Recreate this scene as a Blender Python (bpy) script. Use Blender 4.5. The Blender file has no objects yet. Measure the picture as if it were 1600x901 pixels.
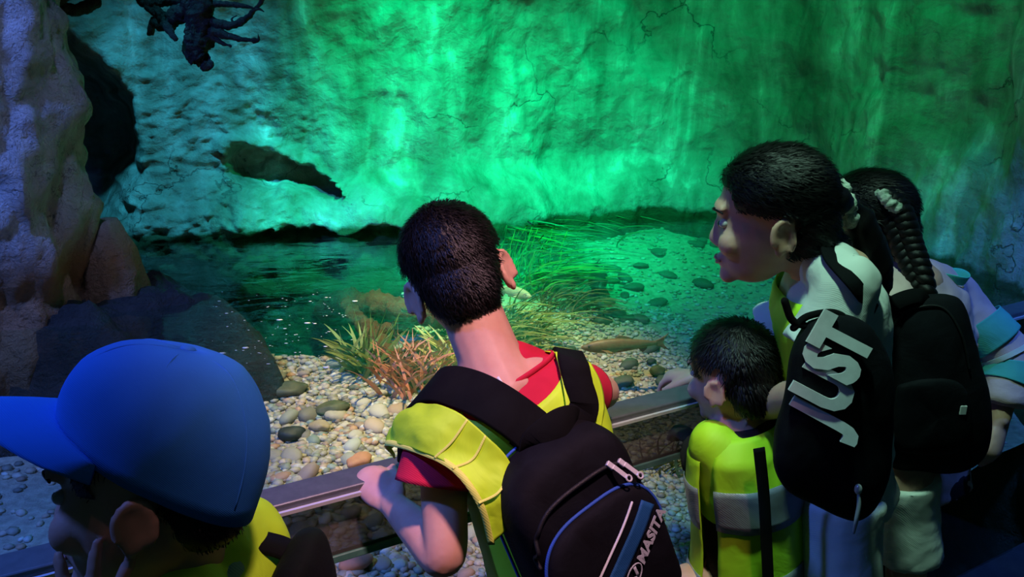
import bpy, bmesh, math, random
import numpy as np
from mathutils import Vector, Matrix

SC = bpy.context.scene
COL = SC.collection
random.seed(7)
RNG = np.random.default_rng(7)
R = math.radians

# ------------------------------------------------------------------ camera, world, lights, exposure
CAM_Z, PITCH, FPX = 1.5, R(16.0), 1200.0
cam = bpy.data.cameras.new('camera')
cam.sensor_width = 36.0
cam.lens = FPX / 1600.0 * 36.0
cam.clip_start = 0.02
cam_o = bpy.data.objects.new('camera', cam)
COL.objects.link(cam_o)
cam_o.location = (0, 0, CAM_Z)
cam_o.rotation_euler = (math.pi / 2 - PITCH, 0, 0)
SC.camera = cam_o

world = bpy.data.worlds.new('world')
SC.world = world
world.use_nodes = True
world.node_tree.nodes['Background'].inputs[0].default_value = (0.10, 0.30, 0.32, 1)
world.node_tree.nodes['Background'].inputs[1].default_value = 0.045

SC.view_settings.view_transform = 'Standard'
SC.view_settings.look = 'None'
SC.view_settings.exposure = 0.0
SC.view_settings.gamma = 1.0
SC.view_settings.use_curve_mapping = False


def spot(name, loc, target, color, energy, size=40, blend=0.6, radius=0.08):
    l = bpy.data.lights.new(name, 'SPOT')
    l.color = color
    l.energy = energy
    l.spot_size = R(size)
    l.spot_blend = blend
    l.shadow_soft_size = radius
    o = bpy.data.objects.new(name, l)
    COL.objects.link(o)
    o.location = loc
    d = Vector(target) - Vector(loc)
    o.rotation_euler = d.to_track_quat('-Z', 'Y').to_euler()
    return o


# ceiling spotlights of the exhibit
spot('green_spot_centre', (-0.2, 2.4, 3.2), (-0.30, 3.72, 0.80), (0.0, 1.0, 0.37), 640, 50, 0.9)
spot('green_spot_high', (0.0, 2.2, 3.4), (-0.1, 3.9, 1.6), (0.0, 1.0, 0.40), 95, 66, 0.9)
spot('green_spot_foot', (0.5, 2.9, 2.9), (0.45, 4.0, 0.85), (0.0, 1.0, 0.40), 170, 46, 0.9)
spot('green_spot_right', (0.8, 2.0, 3.5), (1.1, 4.0, 1.1), (0.0, 1.0, 0.30), 170, 66, 0.9)
spot('cyan_spot_left', (-1.1, 2.3, 3.2), (-1.35, 3.5, 0.95), (0.05, 0.60, 1.0), 330, 40, 0.9)
spot('blue_spot_left', (-1.7, 0.6, 3.0), (-1.2, 1.7, 1.0), (0.08, 0.20, 1.0), 380, 80, 0.8)
spot('blue_spot_right', (1.35, 1.1, 2.9), (1.50, 2.15, 0.85), (0.06, 0.20, 1.0), 170, 50, 0.9)
spot('warm_spot_gravel', (-0.2, 2.2, 3.3), (-0.18, 2.50, 0.36), (1.0, 0.74, 0.42), 680, 38, 0.9)
spot('rose_spot_visitors', (0.3, 0.2, 3.0), (-0.06, 1.08, 1.0), (1.0, 0.55, 0.62), 270, 28, 0.9)
spot('mint_spot_visitors', (0.1, 0.9, 3.1), (0.62, 1.30, 1.0), (0.50, 1.0, 0.72), 150, 30, 0.9)
spot('blue_spot_pillar', (-0.8, 1.3, 3.0), (-1.45, 2.25, 1.05), (0.30, 0.42, 1.0), 75, 30, 0.9)
spot('blue_spot_wall', (1.15, 1.5, 3.0), (1.66, 2.25, 1.05), (0.05, 0.22, 1.0), 130, 28, 0.95)

# ------------------------------------------------------------------ helpers


def at(x, y, depth):
    """point seen at photo pixel (x, y) whose world y is depth"""
    u, v = (x - 800.0) / FPX, -(y - 450.5) / FPX
    d = Vector((u, math.cos(PITCH) + v * math.sin(PITCH), -math.sin(PITCH) + v * math.cos(PITCH)))
    return Vector((0, 0, CAM_Z)) + d * (depth / d.y)


def at_z(x, y, z):
    u, v = (x - 800.0) / FPX, -(y - 450.5) / FPX
    d = Vector((u, math.cos(PITCH) + v * math.sin(PITCH), -math.sin(PITCH) + v * math.cos(PITCH)))
    return Vector((0, 0, CAM_Z)) + d * ((z - CAM_Z) / d.z)


def hash3(ix, iy, iz, seed):
    h = (ix.astype(np.int64) * 374761393 + iy.astype(np.int64) * 668265263 + iz.astype(np.int64) * 2147483647 + seed * 1274126177)
    h = (h ^ (h >> 13)) * 1274126177
    h = h & 0x7fffffff
    h = (h ^ (h >> 16)) * 60493
    return ((h & 0xffff) / 65535.0) * 2 - 1


def vnoise(p, seed=0):
    p = np.asarray(p, float)
    i = np.floor(p).astype(np.int64)
    f = p - i
    f = f * f * f * (f * (f * 6 - 15) + 10)
    r = 0
    for dx in (0, 1):
        wx = f[:, 0] if dx else 1 - f[:, 0]
        for dy in (0, 1):
            wy = f[:, 1] if dy else 1 - f[:, 1]
            for dz in (0, 1):
                wz = f[:, 2] if dz else 1 - f[:, 2]
                r = r + wx * wy * wz * hash3(i[:, 0] + dx, i[:, 1] + dy, i[:, 2] + dz, seed)
    return r


def fbm(p, octaves=4, seed=0, gain=0.5):
    a, r = 1.0, 0
    p = np.asarray(p, float)
    for k in range(octaves):
        r = r + a * vnoise(p * (2.03 ** k) + k * 17.3, seed + k)
        a *= gain
    return r


def sstep(a, b, x):
    t = np.clip((x - a) / (b - a), 0, 1)
    return t * t * (3 - 2 * t)


def link(o, parent=None):
    COL.objects.link(o)
    if parent is not None:
        o.parent = parent
    return o


def tag(o, label=None, cat=None, group=None, kind=None):
    if label: o['label'] = label
    if cat: o['category'] = cat
    if group: o['group'] = group
    if kind: o['kind'] = kind
    return o


def empty(name, loc=(0, 0, 0)):
    o = bpy.data.objects.new(name, None)
    o.empty_display_size = 0.05
    o.location = loc
    COL.objects.link(o)
    return o


def mesh_data(name, v, f, mat=None, smooth=True):
    me = bpy.data.meshes.new(name)
    v = np.asarray(v, float)
    if isinstance(f, np.ndarray):
        n, k = f.shape
        me.vertices.add(len(v))
        me.vertices.foreach_set('co', v.astype(np.float32).ravel())
        me.loops.add(n * k)
        me.polygons.add(n)
        me.loops.foreach_set('vertex_index', f.astype(np.int32).ravel())
        me.polygons.foreach_set('loop_start', np.arange(0, n * k, k, dtype=np.int32))
        me.update(calc_edges=True)
        me.validate()
    else:
        me.from_pydata([tuple(c) for c in v], [], [tuple(int(i) for i in q) for q in f])
        me.update()
    me.polygons.foreach_set('use_smooth', np.full(len(me.polygons), smooth))
    if mat is not None:
        me.materials.append(mat)
    return me


def obj(name, vf, mat, parent=None, smooth=True, sub=0, solid=0.0, bevel=0.0):
    """one mesh object; world coordinates kept when the parent is an Empty with a plain offset"""
    v, f = vf
    v = np.asarray(v, float)
    off = np.zeros(3)
    p = parent
    while p is not None:
        off = off + np.array(p.location)
        p = p.parent
    if parent is None:
        c = np.array([(v[:, 0].min() + v[:, 0].max()) / 2, (v[:, 1].min() + v[:, 1].max()) / 2, v[:, 2].min()])
        off = c
    me = mesh_data(name, v - off, f, mat, smooth)
    o = bpy.data.objects.new(name, me)
    if parent is None:
        o.location = tuple(off)
    link(o, parent)
    if solid:
        m = o.modifiers.new('solid', 'SOLIDIFY'); m.thickness = solid; m.offset = 0
    if bevel:
        m = o.modifiers.new('bevel', 'BEVEL'); m.width = bevel; m.segments = 3; m.limit_method = 'ANGLE'
    if sub:
        m = o.modifiers.new('sub', 'SUBSURF'); m.levels = sub; m.render_levels = sub
    return o


def join(parts):
    vs, fs, n = [], [], 0
    for v, f in parts:
        v = np.asarray(v, float)
        vs.append(v)
        for q in f:
            fs.append(tuple(int(i) + n for i in q))
        n += len(v)
    return np.concatenate(vs), fs


def catmull(pts, n):
    """n samples along a Catmull-Rom curve; pts may carry extra columns"""
    p = np.asarray([tuple(q) for q in pts], float)
    if len(p) == 2:
        t = np.linspace(0, 1, n)[:, None]
        return p[0] * (1 - t) + p[1] * t
    q = np.vstack([2 * p[0] - p[1], p, 2 * p[-1] - p[-2]])
    out = []
    for t in np.linspace(0, len(p) - 1, n):
        i = min(int(t), len(p) - 2)
        s = t - i
        a, b, c, d = q[i], q[i + 1], q[i + 2], q[i + 3]
        out.append(0.5 * ((2 * b) + (-a + c) * s + (2 * a - 5 * b + 4 * c - d) * s * s + (-a + 3 * b - 3 * c + d) * s ** 3))
    return np.array(out)


def rings_to_mesh(rings, caps=True, closed=True):
    """rings: (m, n, 3)"""
    rings = np.asarray(rings, float)
    m, n, _ = rings.shape
    v = rings.reshape(-1, 3)
    f = []
    for i in range(m - 1):
        for j in range(n if closed else n - 1):
            k = (j + 1) % n
            f.append((i * n + j, i * n + k, (i + 1) * n + k, (i + 1) * n + j))
    if caps and closed:
        c0, c1 = len(v), len(v) + 1
        v = np.vstack([v, rings[0].mean(0), rings[-1].mean(0)])
        for j in range(n):
            k = (j + 1) % n
            f.append((c0, k, j))
            f.append((c1, (m - 1) * n + j, (m - 1) * n + k))
    return v, f


def frames(path, up0=None):
    path = np.asarray(path, float)
    T = np.gradient(path, axis=0)
    T /= np.linalg.norm(T, axis=1)[:, None] + 1e-12
    a = np.array(up0, float) if up0 is not None else (np.array([0, 0, 1.0]) if abs(T[0][2]) < 0.9 else np.array([1.0, 0, 0]))
    U, V = [], []
    for t in T:
        a = a - t * a.dot(t)
        a /= np.linalg.norm(a) + 1e-12
        U.append(a.copy()); V.append(np.cross(t, a))
    return T, np.array(U), np.array(V)


def tube(pts, radii, n=12, seg=24, caps=True, up0=None, flat=1.0, roundends=False):
    """tapered tube along pts; radii a number or one per point; flat scales across the up0 axis"""
    if np.isscalar(radii): radii = [radii] * len(pts)
    c = catmull([tuple(p) + (r,) for p, r in zip(pts, radii)], seg)
    path, rad = c[:, :3], np.maximum(c[:, 3], 1e-4)
    if roundends:
        d0 = path[0] - path[1]; d0 /= np.linalg.norm(d0)
        d1 = path[-1] - path[-2]; d1 /= np.linalg.norm(d1)
        pre = [path[0] + d0 * rad[0] * k for k in (0.95, 0.7, 0.38)]
        prr = [rad[0] * k for k in (0.25, 0.68, 0.92)]
        post = [path[-1] + d1 * rad[-1] * k for k in (0.38, 0.7, 0.95)]
        por = [rad[-1] * k for k in (0.92, 0.68, 0.25)]
        path = np.vstack([pre, path, post]); rad = np.concatenate([prr, rad, por])
    T, U, V = frames(path, up0)
    th = np.linspace(0, 2 * math.pi, n, endpoint=False)
    rings = [p + r * (np.outer(np.cos(th) * flat, u) + np.outer(np.sin(th), w)) for p, r, u, w in zip(path, rad, U, V)]
    return rings_to_mesh(rings, caps)


def ellipsoid(c, r, rot=None, nu=20, nv=12):
    th = np.linspace(0, 2 * math.pi, nu, endpoint=False)
    ph = np.linspace(0.12, math.pi - 0.12, nv)
    rings = [np.stack([np.cos(th) * math.sin(p), np.sin(th) * math.sin(p), np.full(nu, math.cos(p))], 1) for p in ph]
    v, f = rings_to_mesh(rings)
    v[-2] = (0, 0, 1); v[-1] = (0, 0, -1)
    f = [q[::-1] for q in f]
    v = v * np.asarray(r, float)
    if rot is not None:
        v = v @ np.array(rot.to_3x3() if hasattr(rot, 'to_3x3') else rot).T
    return v + np.array(tuple(c)), f


def box(c, s, axes=None):
    v = np.array([(x, y, z) for x in (-.5, .5) for y in (-.5, .5) for z in (-.5, .5)]) * np.array(s)
    if axes is not None:
        v = v @ np.array([tuple(a) for a in axes])
    f = [(0, 1, 3, 2), (4, 6, 7, 5), (0, 4, 5, 1), (2, 3, 7, 6), (0, 2, 6, 4), (1, 5, 7, 3)]
    return v + np.array(tuple(c)), f


def xf(vf, M):
    v, f = vf
    m = np.array(M)
    return np.asarray(v) @ m[:3, :3].T + m[:3, 3], f


def remesh(parts, voxel=0.006, smooth=6):
    """fuse closed volumes into one continuous skin"""
    v, f = join(parts)
    me = mesh_data('tmp', v, f)
    o = bpy.data.objects.new('tmp', me)
    COL.objects.link(o)
    m = o.modifiers.new('r', 'REMESH'); m.mode = 'VOXEL'; m.voxel_size = voxel; m.use_smooth_shade = True
    if smooth:
        s = o.modifiers.new('s', 'SMOOTH'); s.factor = 0.5; s.iterations = smooth
    dg = bpy.context.evaluated_depsgraph_get()
    e = o.evaluated_get(dg)
    t = e.to_mesh()
    vv = np.empty(len(t.vertices) * 3, np.float32); t.vertices.foreach_get('co', vv)
    ff = [tuple(p.vertices) for p in t.polygons]
    e.to_mesh_clear()
    bpy.data.objects.remove(o); bpy.data.meshes.remove(me)
    ff = np.array(ff) if all(len(q) == 4 for q in ff) else ff
    return vv.reshape(-1, 3).astype(float), ff


# ------------------------------------------------------------------ materials
def new_mat(name):
    m = bpy.data.materials.new(name)
    m.use_nodes = True
    nt = m.node_tree
    b = nt.nodes['Principled BSDF']
    return m, nt, b


def N(nt, kind, **kw):
    n = nt.nodes.new(kind)
    for k, v in kw.items():
        setattr(n, k, v)
    return n


def ramp(nt, stops, src):
    r = N(nt, 'ShaderNodeValToRGB')
    el = r.color_ramp.elements
    while len(el) < len(stops): el.new(0.5)
    for e, (p, c) in zip(el, stops):
        e.position = p; e.color = (*c, 1)
    nt.links.new(src, r.inputs[0])
    return r.outputs[0]


def noise(nt, scale, detail=4, vec=None, rough=0.55, dist=0.0):
    n = N(nt, 'ShaderNodeTexNoise')
    n.inputs['Scale'].default_value = scale
    n.inputs['Detail'].default_value = detail
    n.inputs['Roughness'].default_value = rough
    n.inputs['Distortion'].default_value = dist
    if vec is not None: nt.links.new(vec, n.inputs['Vector'])
    return n


def coords(nt, scale=(1, 1, 1), out='Object'):
    tc = N(nt, 'ShaderNodeTexCoord')
    mp = N(nt, 'ShaderNodeMapping')
    mp.inputs['Scale'].default_value = scale
    nt.links.new(tc.outputs[out], mp.inputs[0])
    return mp.outputs[0]


def bump(nt, height, strength, dist, b, prev=None):
    n = N(nt, 'ShaderNodeBump')
    n.inputs['Strength'].default_value = strength
    n.inputs['Distance'].default_value = dist
    nt.links.new(height, n.inputs['Height'])
    if prev is not None: nt.links.new(prev, n.inputs['Normal'])
    if b is not None: nt.links.new(n.outputs[0], b.inputs['Normal'])
    return n.outputs[0]


def mat_simple(name, c1, c2=None, rough=0.7, scale=30, bscale=200, bstr=0.3, bdist=0.001, metal=0.0, spec=0.4, sheen=0.0, sss=0.0):
    m, nt, b = new_mat(name)
    vec = coords(nt)
    n = noise(nt, scale, 5, vec)
    c2 = c2 or tuple(x * 0.75 for x in c1)
    nt.links.new(ramp(nt, [(0.3, c2), (0.7, c1)], n.outputs[0]), b.inputs['Base Color'])
    b.inputs['Roughness'].default_value = rough
    b.inputs['Metallic'].default_value = metal
    b.inputs['Specular IOR Level'].default_value = spec
    if sheen: b.inputs['Sheen Weight'].default_value = sheen
    if sss:
        b.inputs['Subsurface Weight'].default_value = sss
        b.inputs['Subsurface Radius'].default_value = (0.012, 0.005, 0.003)
        b.inputs['Subsurface Scale'].default_value = 1.0
    if bstr:
        n2 = noise(nt, bscale, 3, vec)
        bump(nt, n2.outputs[0], bstr, bdist, b)
    return m


def mat_fabric(name, c1, c2=None, rough=0.85, weave=900, wr=0.25, fold=14, fstr=0.35, sheen=0.0, spec=0.2, trans=0.0):
    """woven cloth: fine crossed threads and soft creases"""
    m, nt, b = new_mat(name)
    vec = coords(nt)
    c2 = c2 or tuple(x * 0.8 for x in c1)
    n = noise(nt, fold, 4, vec, dist=0.6)
    nt.links.new(ramp(nt, [(0.3, c2), (0.7, c1)], n.outputs[0]), b.inputs['Base Color'])
    b.inputs['Roughness'].default_value = rough
    b.inputs['Specular IOR Level'].default_value = spec
    b.inputs['Sheen Weight'].default_value = sheen
    w = N(nt, 'ShaderNodeTexWave', wave_type='BANDS', bands_direction='DIAGONAL')
    w.inputs['Scale'].default_value = weave / 6
    nt.links.new(vec, w.inputs[0])
    p = bump(nt, n.outputs[0], fstr, 0.01, None)
    bump(nt, w.outputs[0], wr, 0.0006, b, p)
    return m


def mat_rock(name, stops, scale=1.0, bstr=0.8, rough=0.85, streak=True, spec=0.3, algae_or_glow=None, acol=(0.035, 0.05, 0.022), aw=0.025):
    m, nt, b = new_mat(name)
    vec = coords(nt)
    n1 = noise(nt, 2.2 * scale, 8, vec, 0.62, 0.8)
    src = n1.outputs[0]
    if streak:
        vs = coords(nt, (5 * scale, 5 * scale, 0.9 * scale))
        n2 = noise(nt, 1.0, 6, vs, 0.6, 0.5)
        mx = N(nt, 'ShaderNodeMath', operation='MULTIPLY_ADD')
        mx.inputs[1].default_value = 0.55
        nt.links.new(n2.outputs[0], mx.inputs[0])
        m2 = N(nt, 'ShaderNodeMath', operation='MULTIPLY'); m2.inputs[1].default_value = 0.45
        nt.links.new(n1.outputs[0], m2.inputs[0]); nt.links.new(m2.outputs[0], mx.inputs[2])
        src = mx.outputs[0]
    col = ramp(nt, stops, src)
    # cracks: thin wandering lines
    dn = noise(nt, 4 * scale, 5, vec)
    va = N(nt, 'ShaderNodeVectorMath', operation='MULTIPLY_ADD')
    va.inputs[1].default_value = (0.45, 0.45, 0.45)
    nt.links.new(dn.outputs[1], va.inputs[0]); nt.links.new(vec, va.inputs[2])
    vo = N(nt, 'ShaderNodeTexVoronoi', feature='DISTANCE_TO_EDGE')
    vo.inputs['Scale'].default_value = 1.9 * scale
    nt.links.new(va.outputs[0], vo.inputs['Vector'])
    cr = ramp(nt, [(0.0, (0, 0, 0)), (0.011, (1, 1, 1))], vo.outputs['Distance'])
    gate = ramp(nt, [(0.48, (1, 1, 1)), (0.60, (0, 0, 0))], noise(nt, 1.7 * scale, 3, vec).outputs[0])
    g = N(nt, 'ShaderNodeMix', data_type='FLOAT', blend_type='MIX') if False else N(nt, 'ShaderNodeMath', operation='MAXIMUM')
    nt.links.new(cr, g.inputs[0]); nt.links.new(gate, g.inputs[1])
    mix = N(nt, 'ShaderNodeMix', data_type='RGBA', blend_type='MULTIPLY')
    mix.inputs[0].default_value = 0.6
    nt.links.new(col, mix.inputs[6]); nt.links.new(g.outputs[0], mix.inputs[7])
    last = mix.outputs[2]
    if algae_or_glow:
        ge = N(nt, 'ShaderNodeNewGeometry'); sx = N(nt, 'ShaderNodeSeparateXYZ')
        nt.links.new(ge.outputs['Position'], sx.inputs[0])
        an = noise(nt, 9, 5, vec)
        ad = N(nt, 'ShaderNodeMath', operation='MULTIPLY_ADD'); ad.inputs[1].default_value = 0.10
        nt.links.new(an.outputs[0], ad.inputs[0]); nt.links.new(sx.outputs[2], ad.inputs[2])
        mr = N(nt, 'ShaderNodeMapRange'); mr.inputs[1].default_value = algae_or_glow + 0.035; mr.inputs[2].default_value = algae_or_glow + 0.035 + aw; mr.inputs[3].default_value = 1; mr.inputs[4].default_value = 0
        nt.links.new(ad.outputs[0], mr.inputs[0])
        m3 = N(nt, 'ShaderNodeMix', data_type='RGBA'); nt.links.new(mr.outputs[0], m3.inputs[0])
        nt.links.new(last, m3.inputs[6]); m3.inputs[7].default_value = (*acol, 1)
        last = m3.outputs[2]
    nt.links.new(last, b.inputs['Base Color'])
    b.inputs['Roughness'].default_value = rough
    b.inputs['Specular IOR Level'].default_value = spec
    p = bump(nt, g.outputs[0], 0.6, 0.012, None)
    nf = noise(nt, 34 * scale, 6, vec, 0.68)
    p = bump(nt, nf.outputs[0], bstr, 0.02, None, p)
    nm = noise(nt, 9 * scale, 5, vec, 0.6, 0.4)
    bump(nt, nm.outputs[0], bstr * 0.7, 0.05, b, p)
    return m


def mat_glass(name, tint, rough, ior, bump_scale=None, bump_str=0.0, haze=0.0, hazecol=(0.2, 0.25, 0.25)):
    """clear sheet or still water: what is behind shows through, the rest mirrors by Fresnel"""
    m, nt, b = new_mat(name)
    out = nt.nodes['Material Output']
    tr = N(nt, 'ShaderNodeBsdfTransparent'); tr.inputs[0].default_value = (*tint, 1)
    gl = N(nt, 'ShaderNodeBsdfGlossy'); gl.inputs['Roughness'].default_value = rough
    fr = N(nt, 'ShaderNodeFresnel'); fr.inputs[0].default_value = ior
    mx = N(nt, 'ShaderNodeMixShader')
    gm = N(nt, 'ShaderNodeNewGeometry')
    inv = N(nt, 'ShaderNodeMath', operation='SUBTRACT'); inv.inputs[0].default_value = 1.0
    nt.links.new(gm.outputs['Backfacing'], inv.inputs[1])
    fm = N(nt, 'ShaderNodeMath', operation='MULTIPLY')                  # only the outer face of a sheet mirrors
    nt.links.new(fr.outputs[0], fm.inputs[0]); nt.links.new(inv.outputs[0], fm.inputs[1])
    nt.links.new(fm.outputs[0], mx.inputs[0]); nt.links.new(tr.outputs[0], mx.inputs[1]); nt.links.new(gl.outputs[0], mx.inputs[2])
    last = mx.outputs[0]
    if haze:
        df = N(nt, 'ShaderNodeBsdfDiffuse'); df.inputs[0].default_value = (*hazecol, 1)
        m2 = N(nt, 'ShaderNodeMixShader'); m2.inputs[0].default_value = haze
        nt.links.new(last, m2.inputs[1]); nt.links.new(df.outputs[0], m2.inputs[2])
        last = m2.outputs[0]
    if bump_scale:
        vec = coords(nt, bump_scale)
        n = noise(nt, 1.0, 3, vec, 0.5, 0.7)
        bp = N(nt, 'ShaderNodeBump'); bp.inputs['Strength'].default_value = bump_str; bp.inputs['Distance'].default_value = 0.02
        nt.links.new(n.outputs[0], bp.inputs['Height'])
        nt.links.new(bp.outputs[0], gl.inputs['Normal']); nt.links.new(bp.outputs[0], fr.inputs['Normal'])
    nt.links.new(last, out.inputs[0])
    return m


M = {}
M['wall'] = mat_rock('painted_rock', [(0.32, (0.08, 0.09, 0.06)), (0.45, (0.20, 0.21, 0.16)), (0.56, (0.36, 0.37, 0.31)), (0.66, (0.80, 0.82, 0.76))], algae_or_glow=0.785, acol=(0.045, 0.06, 0.024), bstr=0.6)
M['pillar'] = mat_rock('brown_rock_lit_foot', [(0.3, (0.26, 0.23, 0.20)), (0.5, (0.40, 0.37, 0.34)), (0.7, (0.60, 0.57, 0.54))], scale=2.0, bstr=1.0, algae_or_glow=0.92, acol=(0.30, 0.15, 0.07), aw=0.16)  # orange-brown towards the foot: warm light put into the rock colour
M['ledge'] = mat_rock('wet_rock', [(0.3, (0.012, 0.012, 0.010)), (0.7, (0.05, 0.045, 0.035))], scale=2.0, rough=0.6, streak=False, spec=0.25)
M['floor'] = mat_simple('floor_rubber', (0.05, 0.055, 0.055), (0.03, 0.032, 0.034), rough=0.55, scale=12, bscale=120, bstr=0.4, bdist=0.002)
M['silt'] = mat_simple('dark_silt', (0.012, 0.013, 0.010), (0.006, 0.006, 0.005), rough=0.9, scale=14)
M['sand'] = mat_simple('pool_sand', (0.50, 0.44, 0.32), (0.28, 0.24, 0.17), rough=0.9, scale=40, bscale=160, bstr=0.8, bdist=0.006)
M['water'] = mat_glass('water', (0.88, 0.97, 0.93), 0.02, 1.33, (5, 9, 5), 0.22)
M['glass'] = mat_glass('clear_glass', (0.90, 0.97, 0.94), 0.01, 1.45)
M['tint_glass'] = mat_glass('tinted_glass', (0.42, 0.45, 0.43), 0.06, 1.45, haze=0.35, hazecol=(0.16, 0.16, 0.14))
M['glass_edge'] = mat_simple('green_glass_edge', (0.10, 0.26, 0.20), (0.06, 0.18, 0.14), rough=0.25, bstr=0, spec=0.6)
M['rail'] = mat_simple('rail_metal', (0.13, 0.14, 0.145), (0.10, 0.11, 0.115), rough=0.45, metal=0.35, scale=60, bscale=600, bstr=0.15)
M['chrome'] = mat_simple('chrome', (0.75, 0.76, 0.78), (0.65, 0.66, 0.68), rough=0.3, metal=0.35, bstr=0, spec=0.8)


def pebble_mat(name, attr):
    m, nt, b = new_mat(name)
    if attr:
        a = N(nt, 'ShaderNodeAttribute'); a.attribute_name = 'tone'; src = a.outputs['Fac']
    else:
        a = N(nt, 'ShaderNodeObjectInfo'); src = a.outputs['Random']
    col = ramp(nt, [(0.0, (0.16, 0.15, 0.12)), (0.12, (0.40, 0.36, 0.27)), (0.3, (0.60, 0.52, 0.38)), (0.45, (0.30, 0.33, 0.26)), (0.55, (0.66, 0.60, 0.48)),
                    (0.68, (0.58, 0.33, 0.20)), (0.78, (0.24, 0.34, 0.30)), (0.88, (0.78, 0.74, 0.64)), (1.0, (0.30, 0.17, 0.10))], src)
    vec = coords(nt)
    n = noise(nt, 60, 5, vec, 0.6, 1.0)
    mx = N(nt, 'ShaderNodeMix', data_type='RGBA', blend_type='MULTIPLY'); mx.inputs[0].default_value = 0.55
    nt.links.new(col, mx.inputs[6]); nt.links.new(ramp(nt, [(0.3, (0.5, 0.5, 0.5)), (0.7, (1, 1, 1))], n.outputs[0]), mx.inputs[7])
    nt.links.new(mx.outputs[2], b.inputs['Base Color'])
    b.inputs['Roughness'].default_value = 0.6
    bump(nt, n.outputs[0], 0.3, 0.003, b)
    return m


M['pebble'] = pebble_mat('pebble', False)
M['gravel'] = pebble_mat('gravel', True)

# ------------------------------------------------------------------ the setting
WATER_Z = 0.75
RAIL_A = np.array([-0.406, 1.048]); RAIL_B = np.array([0.307, 1.441])
RD = (RAIL_B - RAIL_A) / np.linalg.norm(RAIL_B - RAIL_A)          # along the rail
RN = np.array([-RD[1], RD[0]])                                     # towards the pool


def rail_xy(x):
    return RAIL_A + RD * ((x - RAIL_A[0]) / RD[0])


def wall_mesh():
    plan = [(-3.6, 0.2), (-3.3, 1.2), (-2.9, 2.2), (-2.35, 3.0), (-1.75, 3.42), (-1.2, 3.56), (-.62, 3.66), (0, 3.88), (.6, 4.16), (1.1, 4.2),
            (1.48, 3.8), (1.64, 3.1), (1.66, 2.4), (1.66, 1.7), (1.7, 0.9), (1.8, 0.0)]
    c = catmull(plan, 900)
    seg = np.r_[0, np.cumsum(np.linalg.norm(np.diff(c, axis=0), axis=1))]
    ns, nz = 720, 260
    s = np.linspace(0, seg[-1], ns)
    x = np.interp(s, seg, c[:, 0]); y = np.interp(s, seg, c[:, 1])
    for _ in range(260):
        x[1:-1] = (x[:-2] + 2 * x[1:-1] + x[2:]) / 4; y[1:-1] = (y[:-2] + 2 * y[1:-1] + y[2:]) / 4
    tx, ty = np.gradient(x), np.gradient(y)
    l = np.hypot(tx, ty); nx, ny = ty / l, -tx / l                 # into the room
    z = np.concatenate([np.linspace(-0.5, 0.6, 30), np.linspace(0.6, 2.1, 200)[1:], np.linspace(2.1, 3.2, 32)[1:]])
    nz = len(z)
    X, Z = np.meshgrid(np.arange(ns), z, indexing='ij')
    xi = X.ravel().astype(int); zz = Z.ravel()
    px_, py_ = x[xi], y[xi]
    P = np.stack([px_, py_, zz], 1)
    d = 0.13 * fbm(P * (1.1, 1.1, 0.8), 3, 3) + 0.030 * fbm(P * (4.2, 4.2, 3.0), 3, 11) + 0.014 * fbm(P * (14, 14, 9), 3, 21)
    rough_left = sstep(-0.6, -1.3, px_) * sstep(3.2, 1.2, zz + 0.9)
    d += rough_left * (0.030 * np.abs(fbm(P * (9, 9, 12), 3, 31)) + 0.020 * fbm(P * (30, 30, 34), 2, 41))
    # ridges like brushed cement
    d += 0.016 * np.maximum(0, vnoise(P * (7, 7, 1.6) + vnoise(P * 2.5, 5)[:, None] * 1.5, 51) - 0.15)
    # sloping foot of the wall
    d += 0.17 * sstep(1.08, 0.80, zz) * sstep(0.3, 0.70, zz) * (px_ < 1.3)
    # hollow with a pointed tail, and the undercut along the water
    ax, az, bx, bz = -1.24, 1.075, -0.84, 0.945
    t = np.clip(((px_ - ax) * (bx - ax) + (zz - az) * (bz - az)) / ((bx - ax) ** 2 + (bz - az) ** 2), 0, 1)
    dd = np.hypot(px_ - (ax + t * (bx - ax)), zz - (az + t * (bz - az))) + 0.022 * fbm(P * (6, 6, 10), 4, 61, 0.6)
    w = 0.062 * (1 - t) ** 0.7 + 0.016
    d -= 0.17 * sstep(w * 1.15, w * 0.7, dd) * (px_ > -1.6) * (px_ < 0)
    d += 0.05 * sstep(w * 2.2, w * 1.3, dd) * sstep(w * 0.9, w * 1.3, dd) * (zz > az - (px_ - ax) * 0.33) * (px_ > -1.6) * (px_ < 0)
    un = sstep(-1.32, -1.15, px_) * sstep(-0.35, -0.55, px_)
    top = 0.778 + 0.022 * fbm(np.stack([px_ * 11, zz * 6, px_ * 0], 1), 4, 71, 0.65)
    d -= 0.14 * un * sstep(top, top - 0.02, zz) * (zz > 0.5)
    # cave behind the pillar
    cv = np.hypot((px_ + 2.05) / 0.38, (zz - 1.15) / 0.55) + 0.12 * fbm(P * 5, 3, 81)
    d -= 0.7 * sstep(1.05, 0.7, cv) * (py_ > 2.3) * (px_ < -1.3)
    v = np.stack([px_ + nx[xi] * d, py_ + ny[xi] * d, zz + 0.02 * fbm(P * 5, 2, 91)], 1)
    i, j = np.meshgrid(np.arange(ns - 1), np.arange(nz - 1), indexing='ij')
    a = (i * nz + j).ravel()
    f = np.stack([a, a + nz, a + nz + 1, a + 1], 1)
    return v, f


wall = obj('wall_back', wall_mesh(), M['wall'])
tag(wall, 'rough painted rock wall lit green behind the pool', kind='structure')

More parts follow.
